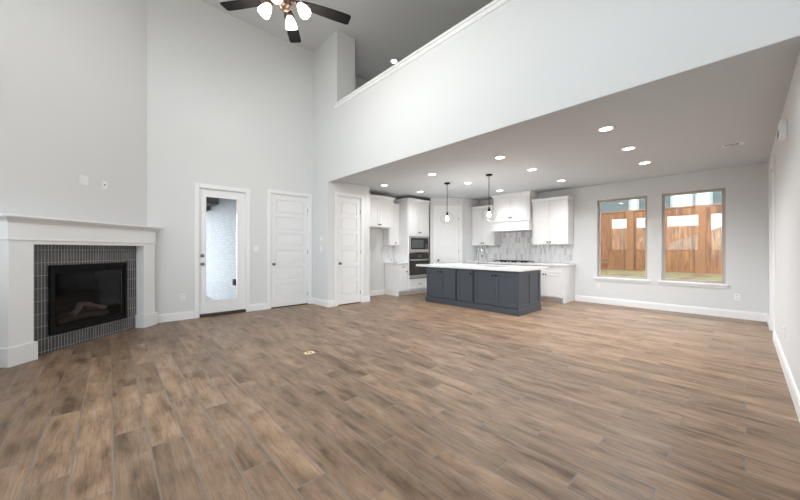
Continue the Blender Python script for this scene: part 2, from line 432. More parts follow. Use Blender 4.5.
# diagonal pantry wall: local frame u along (1,1)/sqrt2, origin at its middle (door centre)
PC = (-5.835, 7.295)
bm = B()
L0, L1 = -(PC[0] - AX) * r2, (BX - PC[0]) * r2
hw = 0.34
for dx0, dx1, dep0, dep1, zz0, zz1 in ((L0, -hw, 0, 0.06, 0, ZK), (hw, L1, 0, 0.06, 0, ZK), (-hw, hw, 0, 0.06, 2.46, ZK), (L0, L1, 0.06, 0.10, 0, ZK)):
    box(bm, dx0, dx1, dep0, dep1, zz0, zz1)
struct('wall_pantry', bm, M['wall'], 'angled corner pantry wall', (PC[0], PC[1], 0), PI / 4)
wallX('wall_pantry', BX - 0.08, BX, BY + 0.03, YK, 0.0, ZK)
# window wall
wallY('wall_back', YK, YK + 0.15, XK - 0.1, XR + 0.15, 0.0, ZK, W2, label='grey wall with the kitchen cabinets and two windows')
# right wall with a door recess
D5 = (6.73, 7.56, 0.0, 2.46)
WIN_ADDED = [(-1.38, -0.42, 0.6, 2.5), (-1.38, -0.42, 3.25, 5.1)]  # unseen window openings added to light the fireplace and door wall
wallX('wall_right', XR, XR + 0.15, -1.65, YK + 0.15, 0.0, ZH, [D5] + WIN_ADDED, label='pale grey right wall')
wallX('wall_right', XR + 0.15, XR + 0.2, -1.65, YK + 0.15, 0.0, ZH, WIN_ADDED)
# wall behind the camera with the daylight windows
wallY('wall_front', YW - 0.12, YW, -5.0, XR, 0.0, ZH, [(a, b, c, d) for a, b in WIN_LO for c, d in (ZLO, ZHI)])
# diagonal fireplace wall. local frame: x = u (left to right as seen), y = into the wall, origin at u0
U0 = 4.25
def fp_loc(u, s): return ((s - u) / r2, (s + u) / r2, 0)
FRZ = math.atan2(1, -1)            # local x -> (-1,1)/sqrt2 ; local y -> (-1,-1)/sqrt2
bm = B()
fb = (3.685 - U0, 4.63 - U0, 0.24, 1.02)
wall_cells(bm, 2.0 - U0, 5.12 - U0, 0.0, ZH, [fb], lambda a, b, c, d: box(bm, a, b, 0, 0.1, c, d))
struct('wall_fireplace', bm, M['wall'], 'angled grey wall above the fireplace', fp_loc(U0, SD), FRZ)

# ------------------------------------------------------------------ baseboards
def baseboard(name, p0, p1, n, label=None):
    """runs from p0 to p1 (xy), n = unit normal into the room"""
    p0 = Vector(p0); p1 = Vector(p1); L = (p1 - p0).length; d = (p1 - p0) / L
    bm = B()
    prof = [(0, 0), (0.016, 0), (0.016, 0.115), (0.011, 0.128), (0.011, 0.138), (0.004, 0.142), (0, 0.142)]
    a = []; b = []
    for q, z in prof:
        v = p0 + Vector(n) * q; a.append(bm.verts.new((v.x, v.y, z)))
        v = p1 + Vector(n) * q; b.append(bm.verts.new((v.x, v.y, z)))
    k = len(prof)
    for i in range(k): bm.faces.new((a[i], a[(i+1) % k], b[(i+1) % k], b[i]))
    bm.faces.new(a); bm.faces.new(b)
    return struct(name, bm, M['trim'], label)
g = 0.001
baseboard('baseboard_left', (XD, 0.60), (XD, 1.143), (1, 0))
baseboard('baseboard_left', (XD, 2.108), (XD, 2.443), (1, 0))
baseboard('baseboard_left', (XD, 3.457), (XD, YB - 0.016), (1, 0))
baseboard('baseboard_closet', (XD, YB), (X3 + 0.016, YB), (0, -1))
baseboard('baseboard_closet', (X3, YB), (X3, 3.663), (1, 0))
baseboard('baseboard_closet', (X3, 4.457), (X3, 4.635), (1, 0))
baseboard('baseboard_fridge_space', (XK, 4.635), (XK, 5.69), (1, 0))
baseboard('baseboard_back', (-2.775, YK), (XR, YK), (0, -1))
baseboard('baseboard_right', (XR, 7.64), (XR, YK - 0.016), (-1, 0))
baseboard('baseboard_right', (XR, YW), (XR, 6.71), (-1, 0))
baseboard('baseboard_front', (-4.7, YW), (XR - 0.016, YW), (0, 1))

# ------------------------------------------------------------------ doors
def casing_bm(w, h, cw=0.07, cd_=0.018):
    """local: x across, y=0 wall face, -y into the room"""
    bm = B()
    box(bm, -w/2 - cw, -w/2, -cd_, 0, 0, h + cw, 0.004)
    box(bm, w/2, w/2 + cw, -cd_, 0, 0, h + cw, 0.004)
    box(bm, -w/2, w/2, -cd_, 0, h, h + cw, 0.004)
    # jambs and stop
    box(bm, -w/2, -w/2 + 0.012, -0.004, 0.06, 0, h)
    box(bm, w/2 - 0.012, w/2, -0.004, 0.06, 0, h)
    box(bm, -w/2 + 0.012, w/2 - 0.012, -0.004, 0.06, h - 0.012, h)
    return bm
def knob_bm(y0=0.0):
    bm = B()
    lathe(bm, [(0.030, 0), (0.030, 0.006), (0.012, 0.010), (0.011, 0.030), (0.020, 0.036), (0.027, 0.046), (0.027, 0.055), (0.018, 0.063), (0.0, 0.065)], 20, T4(0, y0, 0) @ R4('X', PI/2))
    return bm
def hinge_bm():
    bm = B(); tube(bm, [(0, 0, -0.045), (0, 0, 0.045)], 0.006, 8); box(bm, -0.012, 0.012, 0.001, 0.004, -0.045, 0.045); return bm
def panel_door(name, label, loc, rz, w, h, knob_side, sill=0.022, y0=0.016):
    """six stacked horizontal raised panels"""
    bm = B(); hw = w/2 - 0.014; z0 = sill; z1 = h - 0.015
    st = 0.105 if w > 0.75 else 0.10
    rail = 0.080; top = 0.115; bot = 0.20; np_ = 6
    ph = (z1 - z0 - top - bot - rail * (np_ - 1)) / np_
    box(bm, -hw, -hw + st, y0, y0 + 0.035, z0, z1, 0.002)
    box(bm, hw - st, hw, y0, y0 + 0.035, z0, z1, 0.002)
    z = z0
    box(bm, -hw + st, hw - st, y0, y0 + 0.035, z, z + bot); z += bot
    for i in range(np_):
        box(bm, -hw + st, hw - st, y0 + 0.018, y0 + 0.03, z, z + ph)
        box(bm, -hw + st + 0.022, hw - st - 0.022, y0 + 0.004, y0 + 0.019, z + 0.022, z + ph - 0.022, 0.006)
        z += ph
        rh = rail if i < np_ - 1 else top
        box(bm, -hw + st, hw - st, y0, y0 + 0.035, z, z + rh); z += rh
    d = obj(name, bm, M['door'], None, loc, rz); d['kind'] = 'structure'; d['label'] = label
    obj('door_casing', casing_bm(w, h), M['trim'], d)
    kx = (-1 if knob_side == 'L' else 1) * (hw - 0.06)
    k = obj('doorknob', knob_bm(), M['nickel'], d, (kx, y0, 0.94), label='brushed nickel round knob')
    for hz in (0.25, 1.2, 2.15):
        obj('hinge', hinge_bm(), M['chrome'], d, (-(1 if knob_side == 'R' else -1) * (hw + 0.004), y0 - 0.004, hz))
    bm = B(); box(bm, -w/2 + 0.012, w/2 - 0.012, 0.02, 0.075, 0.0005, 0.006)
    obj('threshold', bm, M['rubber'], d)
    return d
# facing +X (door wall): local x -> +Y means rz = +90deg ; local y(into wall) -> -X
panel_door('door_2', 'white six panel door right of the glass patio door', (XD, 2.95, 0), PI/2, 0.87, 2.455, 'L')
panel_door('door_3', 'white narrow panel door beside the kitchen opening', (X3, 4.06, 0), PI/2, 0.65, 2.46, 'L')
panel_door('door_4', 'white pantry door in the angled kitchen corner', (PC[0], PC[1], 0), PI/4, 0.68, 2.46, 'L')
# recess in right wall: facing -X ; local x -> -Y : rz=-90
panel_door('door_5', 'white door in the right wall seen edge on', (XR, (D5[0] + D5[1]) / 2, 0), -PI/2, D5[1] - D5[0], 2.46, 'R', y0=0.10)

# glass patio door
w_, h_ = D1[1] - D1[0], D1[3]
yc = (D1[0] + D1[1]) / 2
bm = B(); hw = w_/2 - 0.014; y0 = 0.03; z0, z1 = 0.055, h_ - 0.014
gx0, gx1, gz0, gz1 = 1.332 - yc, 1.872 - yc, 0.29, 2.245
box(bm, -hw, gx0, y0, y0 + 0.045, z0, z1, 0.002); box(bm, gx1, hw, y0, y0 + 0.045, z0, z1, 0.002)
box(bm, gx0, gx1, y0, y0 + 0.045, z0, gz0); box(bm, gx0, gx1, y0, y0 + 0.045, gz1, z1)
d1 = obj('door_1', bm, M['door'], None, (XD, yc, 0), PI/2); d1['kind'] = 'structure'; d1['label'] = 'white patio door with one tall glass pane'
obj('door_casing', casing_bm(w_, h_), M['trim'], d1)
bm = B(); t = 0.022
for a in ((gx0 - t, gx0 + 0.006, gz0 - t, gz1 + t), (gx1 - 0.006, gx1 + t, gz0 - t, gz1 + t), (gx0, gx1, gz0 - t, gz0 + 0.006), (gx0, gx1, gz1 - 0.006, gz1 + t)):
    box(bm, a[0], a[1], y0 - 0.010, y0 + 0.002, a[2], a[3], 0.003)
obj('glazing_bead', bm, M['trim'], d1)
bm = B(); box(bm, gx0 + 0.004, gx1 - 0.004, y0 + 0.018, y0 + 0.024, gz0 + 0.004, gz1 - 0.004)
obj('glass_pane', bm, M['doorglass'], d1)
obj('doorknob', knob_bm(), M['nickel'], d1, (-hw + 0.045, y0, 0.985))
bm = B(); lathe(bm, [(0.030, 0), (0.030, 0.012), (0.022, 0.018), (0.0, 0.02)], 20, R4('X', PI/2)); box(bm, -0.005, 0.005, -0.034, -0.015, -0.014, 0.014, 0.002)
obj('deadbolt', bm, M['nickel'], d1, (-hw + 0.045, y0, 1.14))
bm = B(); box(bm, -w_/2 + 0.012, w_/2 - 0.012, -0.02, 0.14, 0.0005, 0.05, 0.004)
obj('threshold', bm, M['rubber'], d1)

# ------------------------------------------------------------------ windows
def window(name, label, x0, x1, z0, z1):
    bm = B(); fw = 0.035
    ya, yb = YK + 0.075, YK + 0.125
    for a in ((x0, x0 + fw, z0, z1), (x1 - fw, x1, z0, z1), (x0 + fw, x1 - fw, z0, z0 + fw), (x0 + fw, x1 - fw, z1 - fw, z1)):
        box(bm, a[0], a[1], ya, yb, a[2], a[3], 0.003)
    # inner sash step
    for a in ((x0 + fw, x0 + fw + .014, z0 + fw, z1 - fw), (x1 - fw - .014, x1 - fw, z0 + fw, z1 - fw), (x0 + fw + .014, x1 - fw - .014, z0 + fw, z0 + fw + .014), (x0 + fw + .014, x1 - fw - .014, z1 - fw - .014, z1 - fw)):
        box(bm, a[0], a[1], ya + 0.015, yb - 0.01, a[2], a[3])
    wd = struct(name, bm, M['vinyl'], label)
    bm = B(); box(bm, x0 + fw, x1 - fw, ya + 0.028, ya + 0.033, z0 + fw, z1 - fw)
    obj('glass_pane', bm, M['glass'], wd)
    bm = B(); box(bm, x0 - 0.05, x1 + 0.05, YK - 0.045, YK - 0.0005, z0 - 0.028, z0 - 0.001, 0.005)
    box(bm, x0 + 0.001, x1 - 0.001, YK - 0.0005, YK + 0.075, z0 + 0.0005, z0 + 0.004)
    box(bm, x0 - 0.03, x1 + 0.03, YK - 0.018, YK - 0.0005, z0 - 0.075, z0 - 0.028, 0.003)
    obj('window_sill', bm, M['trim'], wd)
window('window_1', 'left window beside the kitchen cabinets', *W2[0])
window('window_2', 'right window nearer the corner', *W2[1])
# windows behind the camera
k = 3
for x0, x1 in WIN_LO:
    for z0, z1 in (ZLO, ZHI):
        bm = B(); fw = 0.045
        for a in ((x0, x0 + fw, z0, z1), (x1 - fw, x1, z0, z1), (x0 + fw, x1 - fw, z0, z0 + fw), (x0 + fw, x1 - fw, z1 - fw, z1)):
            box(bm, a[0], a[1], YW - 0.11, YW - 0.06, a[2], a[3])
        wd = struct('window_%d' % k, bm, M['vinyl']); k += 1
        bm = B(); box(bm, x0 + fw, x1 - fw, YW - 0.088, YW - 0.082, z0 + fw, z1 - fw); obj('glass_pane', bm, M['glass'], wd)

for y0_, y1_, z0, z1 in WIN_ADDED:  # frames and panes of the added side windows, out of view
    bm = B(); fw = 0.045
    for a in ((y0_, y0_ + fw, z0, z1), (y1_ - fw, y1_, z0, z1), (y0_ + fw, y1_ - fw, z0, z0 + fw), (y0_ + fw, y1_ - fw, z1 - fw, z1)):
        box(bm, XR + 0.10, XR + 0.15, a[0], a[1], a[2], a[3])
    wd = struct('window_%d' % k, bm, M['vinyl']); k += 1
    bm = B(); box(bm, XR + 0.122, XR + 0.128, y0_ + fw, y1_ - fw, z0 + fw, z1 - fw); obj('glass_pane', bm, M['glass'], wd)

# ------------------------------------------------------------------ fireplace
fp = thing('fireplace', 'corner gas fireplace with white mantel and charcoal tile surround', 'fireplace', fp_loc(U0, SD), FRZ)
def U(u): return u - U0
# local y: 0 = wall, negative = into room
LEG = -(SD * 0 + 0.158)          # leg front
bm = B()
def leg(u0, u1):
    bm = B()
    box(bm, U(u0), U(u1), LEG, -0.001, 0.0, 1.36, 0.003)
    return bm
for u0, u1, b0, b1 in ((3.165, 3.39, 3.178 - 0.03, 3.418), (4.862, 5.075, 4.845, 5.115)):
    bm = leg(u0, u1)
    a = LEG - 0.018
    prof = [(a, 0), (a, 0.195), (a + 0.010, 0.212), (LEG, 0.214)]
    # plinth block wrapping the leg
    box(bm, U(min(b0, u0 - 0.018)), U(max(b1, u1 + 0.018)) if b1 < 5.1 else U(b1), a, -0.002 if u0 < 4 else -0.002, 0.0, 0.205, 0.006)
    obj('mantel_leg', bm, M['trim'], fp)
bm = B()
box(bm, U(3.155), U(5.09), LEG - 0.004, -0.001, 1.362, 1.55, 0.003)
box(bm, U(3.39), U(4.862), LEG, -0.001, 1.31, 1.362, 0.002)
box(bm, U(3.145), U(5.10), LEG - 0.014, -0.0015, 1.352, 1.372, 0.004)
obj('mantel_frieze', bm, M['trim'], fp)
bm = B()
def crown(bm, u0, u1, y0, prof):
    # profile: list of (out, z); mitred on both ends
    a = []; 
    for o_, z in prof:
        a.append([bm.verts.new(p) for p in ((u0 - o_, -0.002, z), (u0 - o_, y0 - o_, z), (u1 + min(o_, 0.09), y0 - o_, z), (u1 + min(o_, 0.09), -0.002, z))])
    for p, q in zip(a, a[1:]):
        for i in range(4): bm.faces.new((p[i], p[(i+1) % 4], q[(i+1) % 4], q[i]))
    bm.faces.new(a[0]); bm.faces.new(a[-1])
crown(bm, U(3.155), U(5.085), LEG - 0.004, [(0.004, 1.55), (0.012, 1.552), (0.020, 1.565), (0.045, 1.585), (0.052, 1.590), (0.052, 1.597), (0.072, 1.597), (0.078, 1.602), (0.078, 1.618), (0.072, 1.624), (0.0, 1.624)])
obj('mantel_shelf', bm, M['trim'], fp)
# tile surround
bm = B()
wall_cells(bm, U(3.41), U(4.955), 0.0, 1.36, [(U(3.665), U(4.65), 0.225, 1.04)], lambda a, b, c, d: box(bm, a, b, -0.032, -0.0005, c, d))
obj('tile_surround', bm, M['tile'], fp, label='charcoal vertical stacked tile with pale grout')
# firebox
fx0, fx1, fz0, fz1 = U(3.635), U(4.665), 0.205, 1.058
bm = B()
ff = -0.062
def ring(bm, x0, x1, z0, z1, t, ya, yb, bev=0.002, tt=None, tb=None):
    tt = t if tt is None else tt; tb = t if tb is None else tb
    box(bm, x0, x0 + t, ya, yb, z0, z1, bev); box(bm, x1 - t, x1, ya, yb, z0, z1, bev)
    box(bm, x0 + t, x1 - t, ya, yb, z0, z0 + tb, bev); box(bm, x0 + t, x1 - t, ya, yb, z1 - tt, z1, bev)
ring(bm, fx0, fx1, fz0, fz1, 0.030, ff, -0.0325)
ring(bm, fx0 + 0.03, fx1 - 0.03, fz0 + 0.03, fz1 - 0.03, 0.03, ff + 0.014, -0.0325, 0.002, 0.075, 0.06)
for i in range(3):
    box(bm, fx0 + 0.05, fx1 - 0.05, ff + 0.004, ff + 0.02, fz1 - 0.052 - i * 0.017, fz1 - 0.046 - i * 0.017)
obj('firebox_frame', bm, M['black'], fp, label='black metal firebox frame')
bm = B()
x0, x1, z0, z1, dp = U(3.695), U(4.62), 0.255, 1.0, 0.42
box(bm, x0, x1, 0.0, dp, z0 - 0.01, z0); box(bm, x0, x1, 0.0, dp, z1, z1 + 0.01)
box(bm, x0 - 0.008, x0, 0.0, dp, z0, z1); box(bm, x1, x1 + 0.008, 0.0, dp, z0, z1); box(bm, x0, x1, dp - 0.01, dp, z0, z1)
obj('firebox_liner', bm, M['firebrick'], fp)
bm = B(); box(bm, fx0 + 0.06, fx1 - 0.06, -0.044, -0.040, fz0 + 0.09, fz1 - 0.105)
obj('firebox_glass', bm, M['fireglass'], fp)
def log(p0, p1, r, m):
    bm = B(); p0 = Vector(p0); p1 = Vector(p1); pts = []; rs = []
    for i in range(9):
        q = i / 8; p = p0.lerp(p1, q); p.z += 0.012 * math.sin(q * 7 + r * 90); p.y += 0.01 * math.cos(q * 5)
        pts.append(p); rs.append(r * (0.85 + 0.25 * random.random()) * (0.75 if i in (0, 8) else 1))
    tube(bm, pts, rs, 10); return obj('fire_log', bm, m, fp)
lb = z0 + 0.06
log((-0.36, 0.16, lb), (0.30, 0.14, lb + 0.01), 0.050, M['log'])
log((-0.30, 0.28, lb + 0.02), (0.34, 0.26, lb + 0.03), 0.055, M['log'])
log((-0.22, 0.10, lb + 0.07), (0.05, 0.27, lb + 0.15), 0.036, M['ember'])
log((0.26, 0.10, lb + 0.08), (-0.02, 0.27, lb + 0.17), 0.034, M['ember'])
log((-0.05, 0.12, lb + 0.10), (0.33, 0.22, lb + 0.08), 0.028, M['log'])
bm = B(); box(bm, -0.40, 0.36, 0.06, 0.33, z0 + 0.001, z0 + 0.02, 0.004); obj('burner_tray', bm, M['matte_black'], fp)

# ------------------------------------------------------------------ wall plates
def plate(name, label, cat, loc, rz, w=0.072, h=0.118, kind='outlet', group=None):
    bm = B(); box(bm, -w/2, w/2, -0.007, -0.0003, -h/2, h/2, 0.002)
    t = thing(name, label, cat, loc, rz, group)
    obj('cover_plate', bm, M['plate'], t)
    bm = B()
    if kind == 'outlet':
        for s in (-1, 1):
            box(bm, -0.016, 0.016, -0.010, -0.007, s * 0.024 - 0.014, s * 0.024 + 0.014, 0.002)
        obj('socket_face', bm, M['plate'], t)
        bm = B()
        bm.free()
        for s in (-1, 1):
            bm = B(); box(bm, -0.006, 0.006, -0.0108, -0.0098, s * 0.024 - 0.004, s * 0.024 + 0.006)
            obj('socket_slot', bm, M['slot'], t)
    elif kind == 'jack':
        box(bm, -0.008, 0.008, -0.011, -0.007, -0.010, 0.010, 0.001); obj('jack', bm, M['slot'], t)
    else:
        n = 2 if w > 0.1 else 1
        for i in range(n):
            cx = (i - (n - 1) / 2) * 0.046
            box(bm, cx - 0.015, cx + 0.015, -0.012, -0.007, -0.030, 0.030, 0.003)
        obj('rocker', bm, M['plate'], t)
    return t
plate('wall_outlet', 'white wall outlet low on the grey wall between fireplace and patio door', 'outlet', (XD, 0.965, 0.405), PI/2)
plate('light_switch', 'white switch plate between the patio door and the panel door', 'switch', (XD, 2.225, 1.27), PI/2, 0.10, 0.118, 'switch')
plate('wall_outlet', 'white wall outlet below the left end of the left kitchen window', 'outlet', (-2.29, YK, 0.40), 0)
plate('wall_outlet', 'white wall outlet right of the right window near the corner', 'outlet', (-0.079, YK, 0.39), 0)
plate('blank_plate', 'wider white wall plate above the mantel, left of two', 'wall plate', (*fp_loc(4.078, SD)[:2], 2.19), FRZ, 0.115, 0.118, 'switch')
plate('jack_plate', 'narrow white wall plate with dark jack above the mantel, right of two', 'wall plate', (*fp_loc(4.365, SD)[:2], 2.185), FRZ, 0.072, 0.118, 'jack')
plate('thermostat', 'small white thermostat on the wall corner, upper of two', 'thermostat', (-6.37, YB, 1.50), 0, 0.09, 0.09, 'switch')
plate('light_switch', 'white switch plate below the thermostat on the corner wall', 'switch', (-6.38, YB, 1.27), 0, 0.09, 0.118, 'switch')
plate('wall_outlet', 'white wall outlet low on the right wall', 'outlet', (XR, 5.16, 0.40), -PI/2)
# chime box high on right wall
t = thing('door_chime', 'white door chime box high on the right wall by the ceiling', 'door chime', (XR, 4.98, 2.44), -PI/2)
bm = B(); box(bm, -0.09, 0.09, -0.05, -0.0005, -0.09, 0.09, 0.008); obj('chime_cover', bm, M['plate'], t)
bm = B()
for i in range(5): box(bm, -0.08, 0.08, -0.0565, -0.054, -0.06 + i * 0.012, -0.055 + i * 0.012)
obj('grille', bm, M['slot'], t)
# floor outlet
t = thing('floor_outlet', 'brass floor outlet cover with two dark sockets set in the planks', 'floor outlet', (0, 0, 0))
FO = (-3.546, 1.786)
t.location = (FO[0], FO[1], 0); t.rotation_euler.z = 0.0
bm = B(); box(bm, -0.042, 0.042, -0.058, 0.058, 0.0003, 0.004, 0.0015); obj('cover_plate', bm, M['brass'], t)
for s in (-1, 1):
    bm = B(); lathe(bm, [(0.014, 0.0042), (0.014, 0.006), (0.0, 0.006)], 20); obj('socket_face', bm, M['slot'], t, (0, s * 0.021, 0))

# ------------------------------------------------------------------ kitchen cabinets
def shaker(w, h, th=0.02, st=0.06, y=0.0):
    """local: x 0..w, z 0..h, front at y=-th"""
    bm = B(); e = 0.0018
    box(bm, e, st, -th, y, e, h - e, 0.0015); box(bm, w - st, w - e, -th, y, e, h - e, 0.0015)
    box(bm, st, w - st, -th, y, e, st, 0.0012); box(bm, st, w - st, -th, y, h - st, h - e, 0.0012)
    box(bm, st - 0.002, w - st + 0.002, -th + 0.010, y - 0.002, st - 0.002, h - st + 0.002)
    return bm
def cab_knob(parent, x, z, y=-0.02):
    bm = B(); lathe(bm, [(0.007, 0), (0.007, 0.012), (0.017, 0.018), (0.019, 0.026), (0.013, 0.031), (0, 0.031)], 16, R4('X', PI/2))
    return obj('knob', bm, M['black'], parent, (x, y, z))
def cab_pull(parent, x, z, L=0.10, y=-0.02):
    bm = B(); tube(bm, [(-L/2, -0.028, 0), (L/2, -0.028, 0)], 0.0065, 10)
    for s in (-1, 1): tube(bm, [(s * (L/2 - 0.012), 0.0, 0), (s * (L/2 - 0.012), -0.028, 0)], 0.005, 8)
    return obj('handle', bm, M['black'], parent, (x, y, z))
def door_on(root, x0, z0, w, h, m, knobs=(), pulls=(), name='door', st=0.06, y=0.0):
    d = obj(name, shaker(w, h, st=st), m, root, (x0, y, z0))
    for kx, kz in knobs: cab_knob(d, kx, kz)
    for kx, kz in pulls: cab_pull(d, kx, kz)
    return d
def crown_on(root, w, dpt, z, m, hgt=0.07, out=0.045, sides=(1, 1), depth_back=0.0):
    bm = B(); a = []
    for q in ((0.0, 0.0), (0.006, 0.004), (0.012, 0.02), (0.030, hgt - 0.018), (out, hgt - 0.010), (out, hgt)):
        l = q[0] * sides[0]; r_ = q[0] * sides[1]
        a.append([bm.verts.new(p) for p in ((-l, dpt, z + q[1]), (-l, -q[0] - 0.02, z + q[1]), (w + r_, -q[0] - 0.02, z + q[1]), (w + r_, dpt, z + q[1]))])
    for p, q in zip(a, a[1:]):
        for i in range(4): bm.faces.new((p[i], p[(i+1) % 4], q[(i+1) % 4], q[i]))
    bm.faces.new(a[0]); bm.faces.new(a[-1])
    return obj('crown_moulding', bm, m, root)
def cabinet(name, label, cat, loc, rz, w, dpt, z0, z1, m, toe=0.0, hole=None, group=None):
    """local x 0..w, front y=0, back y=dpt"""
    t = thing(name, label, cat, loc, rz, group)
    bm = B()
    if hole:
        wall_cells(bm, 0, w, z0 + toe, z1, [hole], lambda a, b, c, d: box(bm, a, b, 0, 0.03, c, d))
        box(bm, 0, 0.018, 0.03, dpt, z0 + toe, z1); box(bm, w - 0.018, w, 0.03, dpt, z0 + toe, z1)
        box(bm, 0.018, w - 0.018, dpt - 0.01, dpt, z0 + toe, z1); box(bm, 0.018, w - 0.018, 0.03, dpt - 0.01, z1 - 0.018, z1)
    else:
        box(bm, 0, w, 0, dpt, z0 + toe, z1, 0.001)
    if toe: box(bm, 0.0, w, 0.07, dpt, z0, z0 + toe)
    obj('cabinet_body', bm, m, t)
    return t
cb_ = M['cab']; G = 0.0025
# frames: facing +X (rz=+90): local x -> +Y, local y -> -X. origin at (Xfront, Y0)
# fridge-top cabinet
c = cabinet('wall_cabinet', 'deep white cabinet over the empty refrigerator space', 'cabinet', (-6.34, 4.635, 0), PI/2, 0.985, 0.455, 1.825, 2.56, cb_)
door_on(c, 0.01, 1.845, 0.482, 0.70, cb_, [(0.45, 0.05)]); door_on(c, 0.493, 1.845, 0.482, 0.70, cb_, [(0.03, 0.05)])
crown_on(c, 0.985, 0.455, 2.56, cb_, sides=(0, 1))
# narrow upper
c = cabinet('wall_cabinet', 'narrow white upper cabinet between refrigerator space and oven tower', 'cabinet', (-6.565, 5.655, 0), PI/2, 0.39, 0.23, 1.37, 2.47, cb_)
door_on(c, 0.01, 1.385, 0.37, 1.07, cb_, [(0.22, 0.055)])
crown_on(c, 0.39, 0.23, 2.47, cb_, sides=(0, 0), hgt=0.05, out=0.03)
# narrow base
c = cabinet('base_cabinet', 'narrow white base cabinet between refrigerator space and oven tower', 'cabinet', (-6.24, 5.715, 0), PI/2, 0.33, 0.555, 0, 0.865, cb_, toe=0.10)
bm = B(); box(bm, -0.018, -0.0005, -0.02, 0.55, 0, 0.865, 0.001); obj('side_panel', bm, cb_, c)
door_on(c, 0.01, 0.70, 0.31, 0.15, cb_, pulls=[(0.155, 0.08)], name='drawer', st=0.035)
door_on(c, 0.01, 0.12, 0.31, 0.57, cb_, [(0.27, 0.53)])
bm = B(); box(bm, XK + 0.002, -6.20, 5.665, 6.045, 0.866, 0.9, 0.003)
tag(obj('countertop', bm, M['quartz']), 'short white countertop beside the oven tower', 'countertop')
# oven tower
TY0, TY1, TXF = 6.05, 6.925, -6.22
TW = TY1 - TY0
c = cabinet('oven_cabinet', 'tall white cabinet holding the microwave and wall oven', 'cabinet', (TXF, TY0, 0), PI/2, TW, 0.575, 0, 2.60, cb_, toe=0.10, hole=(0.06, TW - 0.04, 0.47, 1.62))
door_on(c, 0.02, 1.69, TW/2 - 0.021, 0.89, cb_, [(TW/2 - 0.055, 0.045)]); door_on(c, TW/2 + 0.001, 1.69, TW/2 - 0.021, 0.89, cb_, [(0.035, 0.045)])
door_on(c, 0.04, 0.15, TW - 0.08, 0.28, cb_, pulls=[((TW - 0.08) / 2, 0.14)], name='drawer', st=0.045)
crown_on(c, TW, 0.575, 2.60, cb_, sides=(1, 0))
# microwave: built-in with trim kit
mw = thing('microwave', 'stainless built-in microwave above the wall oven', 'microwave', (TXF - 0.002, TY0 + 0.05, 1.17), PI/2)
MW, MH = TW - 0.07, 0.46
bm = B(); ring(bm, 0, MW, 0, MH, 0.045, -0.03, -0.004, 0.003, 0.05, 0.085); obj('trim_kit', bm, M['steel'], mw)
bm = B(); box(bm, 0.046, MW - 0.046, 0.0, 0.38, 0.086, MH - 0.051); obj('oven_body', bm, M['slot'], mw)
bm = B(); box(bm, 0.047, MW - 0.19, -0.026, -0.001, 0.087, MH - 0.052, 0.003); d = obj('microwave_door', bm, M['ovenglass'], mw)
bm = B(); box(bm, 0.09, MW - 0.25, -0.0275, -0.0255, 0.13, MH - 0.10); obj('door_window', bm, mat('microwave_window', (0.09, 0.10, 0.10), 0.15), d)
bm = B(); box(bm, MW - 0.188, MW - 0.047, -0.026, -0.001, 0.087, MH - 0.052, 0.003)
cp = obj('control_panel', bm, M['matte_black'], mw)
bm = B()
for i in range(4):
    for j in range(3): box(bm, MW - 0.165 + j * 0.035, MW - 0.143 + j * 0.035, -0.0275, -0.0255, 0.11 + i * 0.035, 0.13 + i * 0.035)
obj('keypad', bm, M['nickel'], cp)
# wall oven
ov = thing('built_in_oven', 'stainless wall oven with dark glass door below the microwave', 'oven', (TXF - 0.002, TY0 + 0.065, 0.455), PI/2)
OW, OH = TW - 0.11, 0.685
bm = B(); box(bm, 0.0, OW, 0.0, 0.10, 0.03, OH - 0.01); obj('oven_body', bm, M['slot'], ov)
bm = B(); box(bm, -0.01, OW + 0.01, -0.025, -0.001, OH - 0.15, OH, 0.003); cp = obj('control_panel', bm, M['ovenglass'], ov)
bm = B(); box(bm, OW/2 - 0.07, OW/2 + 0.07, -0.0265, -0.0245, OH - 0.10, OH - 0.055); obj('display', bm, M['slot'], cp)
bm = B(); box(bm, -0.01, OW + 0.01, -0.028, -0.001, 0.085, OH - 0.155, 0.004); d = obj('oven_door', bm, M['ovenglass'], ov)
bm = B(); box(bm, -0.01, OW + 0.01, -0.032, -0.0282, OH - 0.19, OH - 0.156, 0.002); obj('door_trim', bm, M['steel'], d)
bm = B(); tube(bm, [(0.02, -0.075, OH - 0.185), (OW - 0.02, -0.075, OH - 0.185)], 0.012, 14)
for s in (0.06, OW - 0.06): tube(bm, [(s, -0.028, OH - 0.185), (s, -0.075, OH - 0.185)], 0.009, 10)
obj('handle', bm, M['steel'], d)
bm = B(); box(bm, -0.01, OW + 0.01, -0.024, -0.001, 0.0, 0.082, 0.003); obj('lower_panel', bm, M['steel'], ov)
bm = B(); box(bm, -0.012, OW + 0.012, -0.012, -0.001, -0.021, -0.001); obj('vent_gap', bm, M['matte_black'], ov)

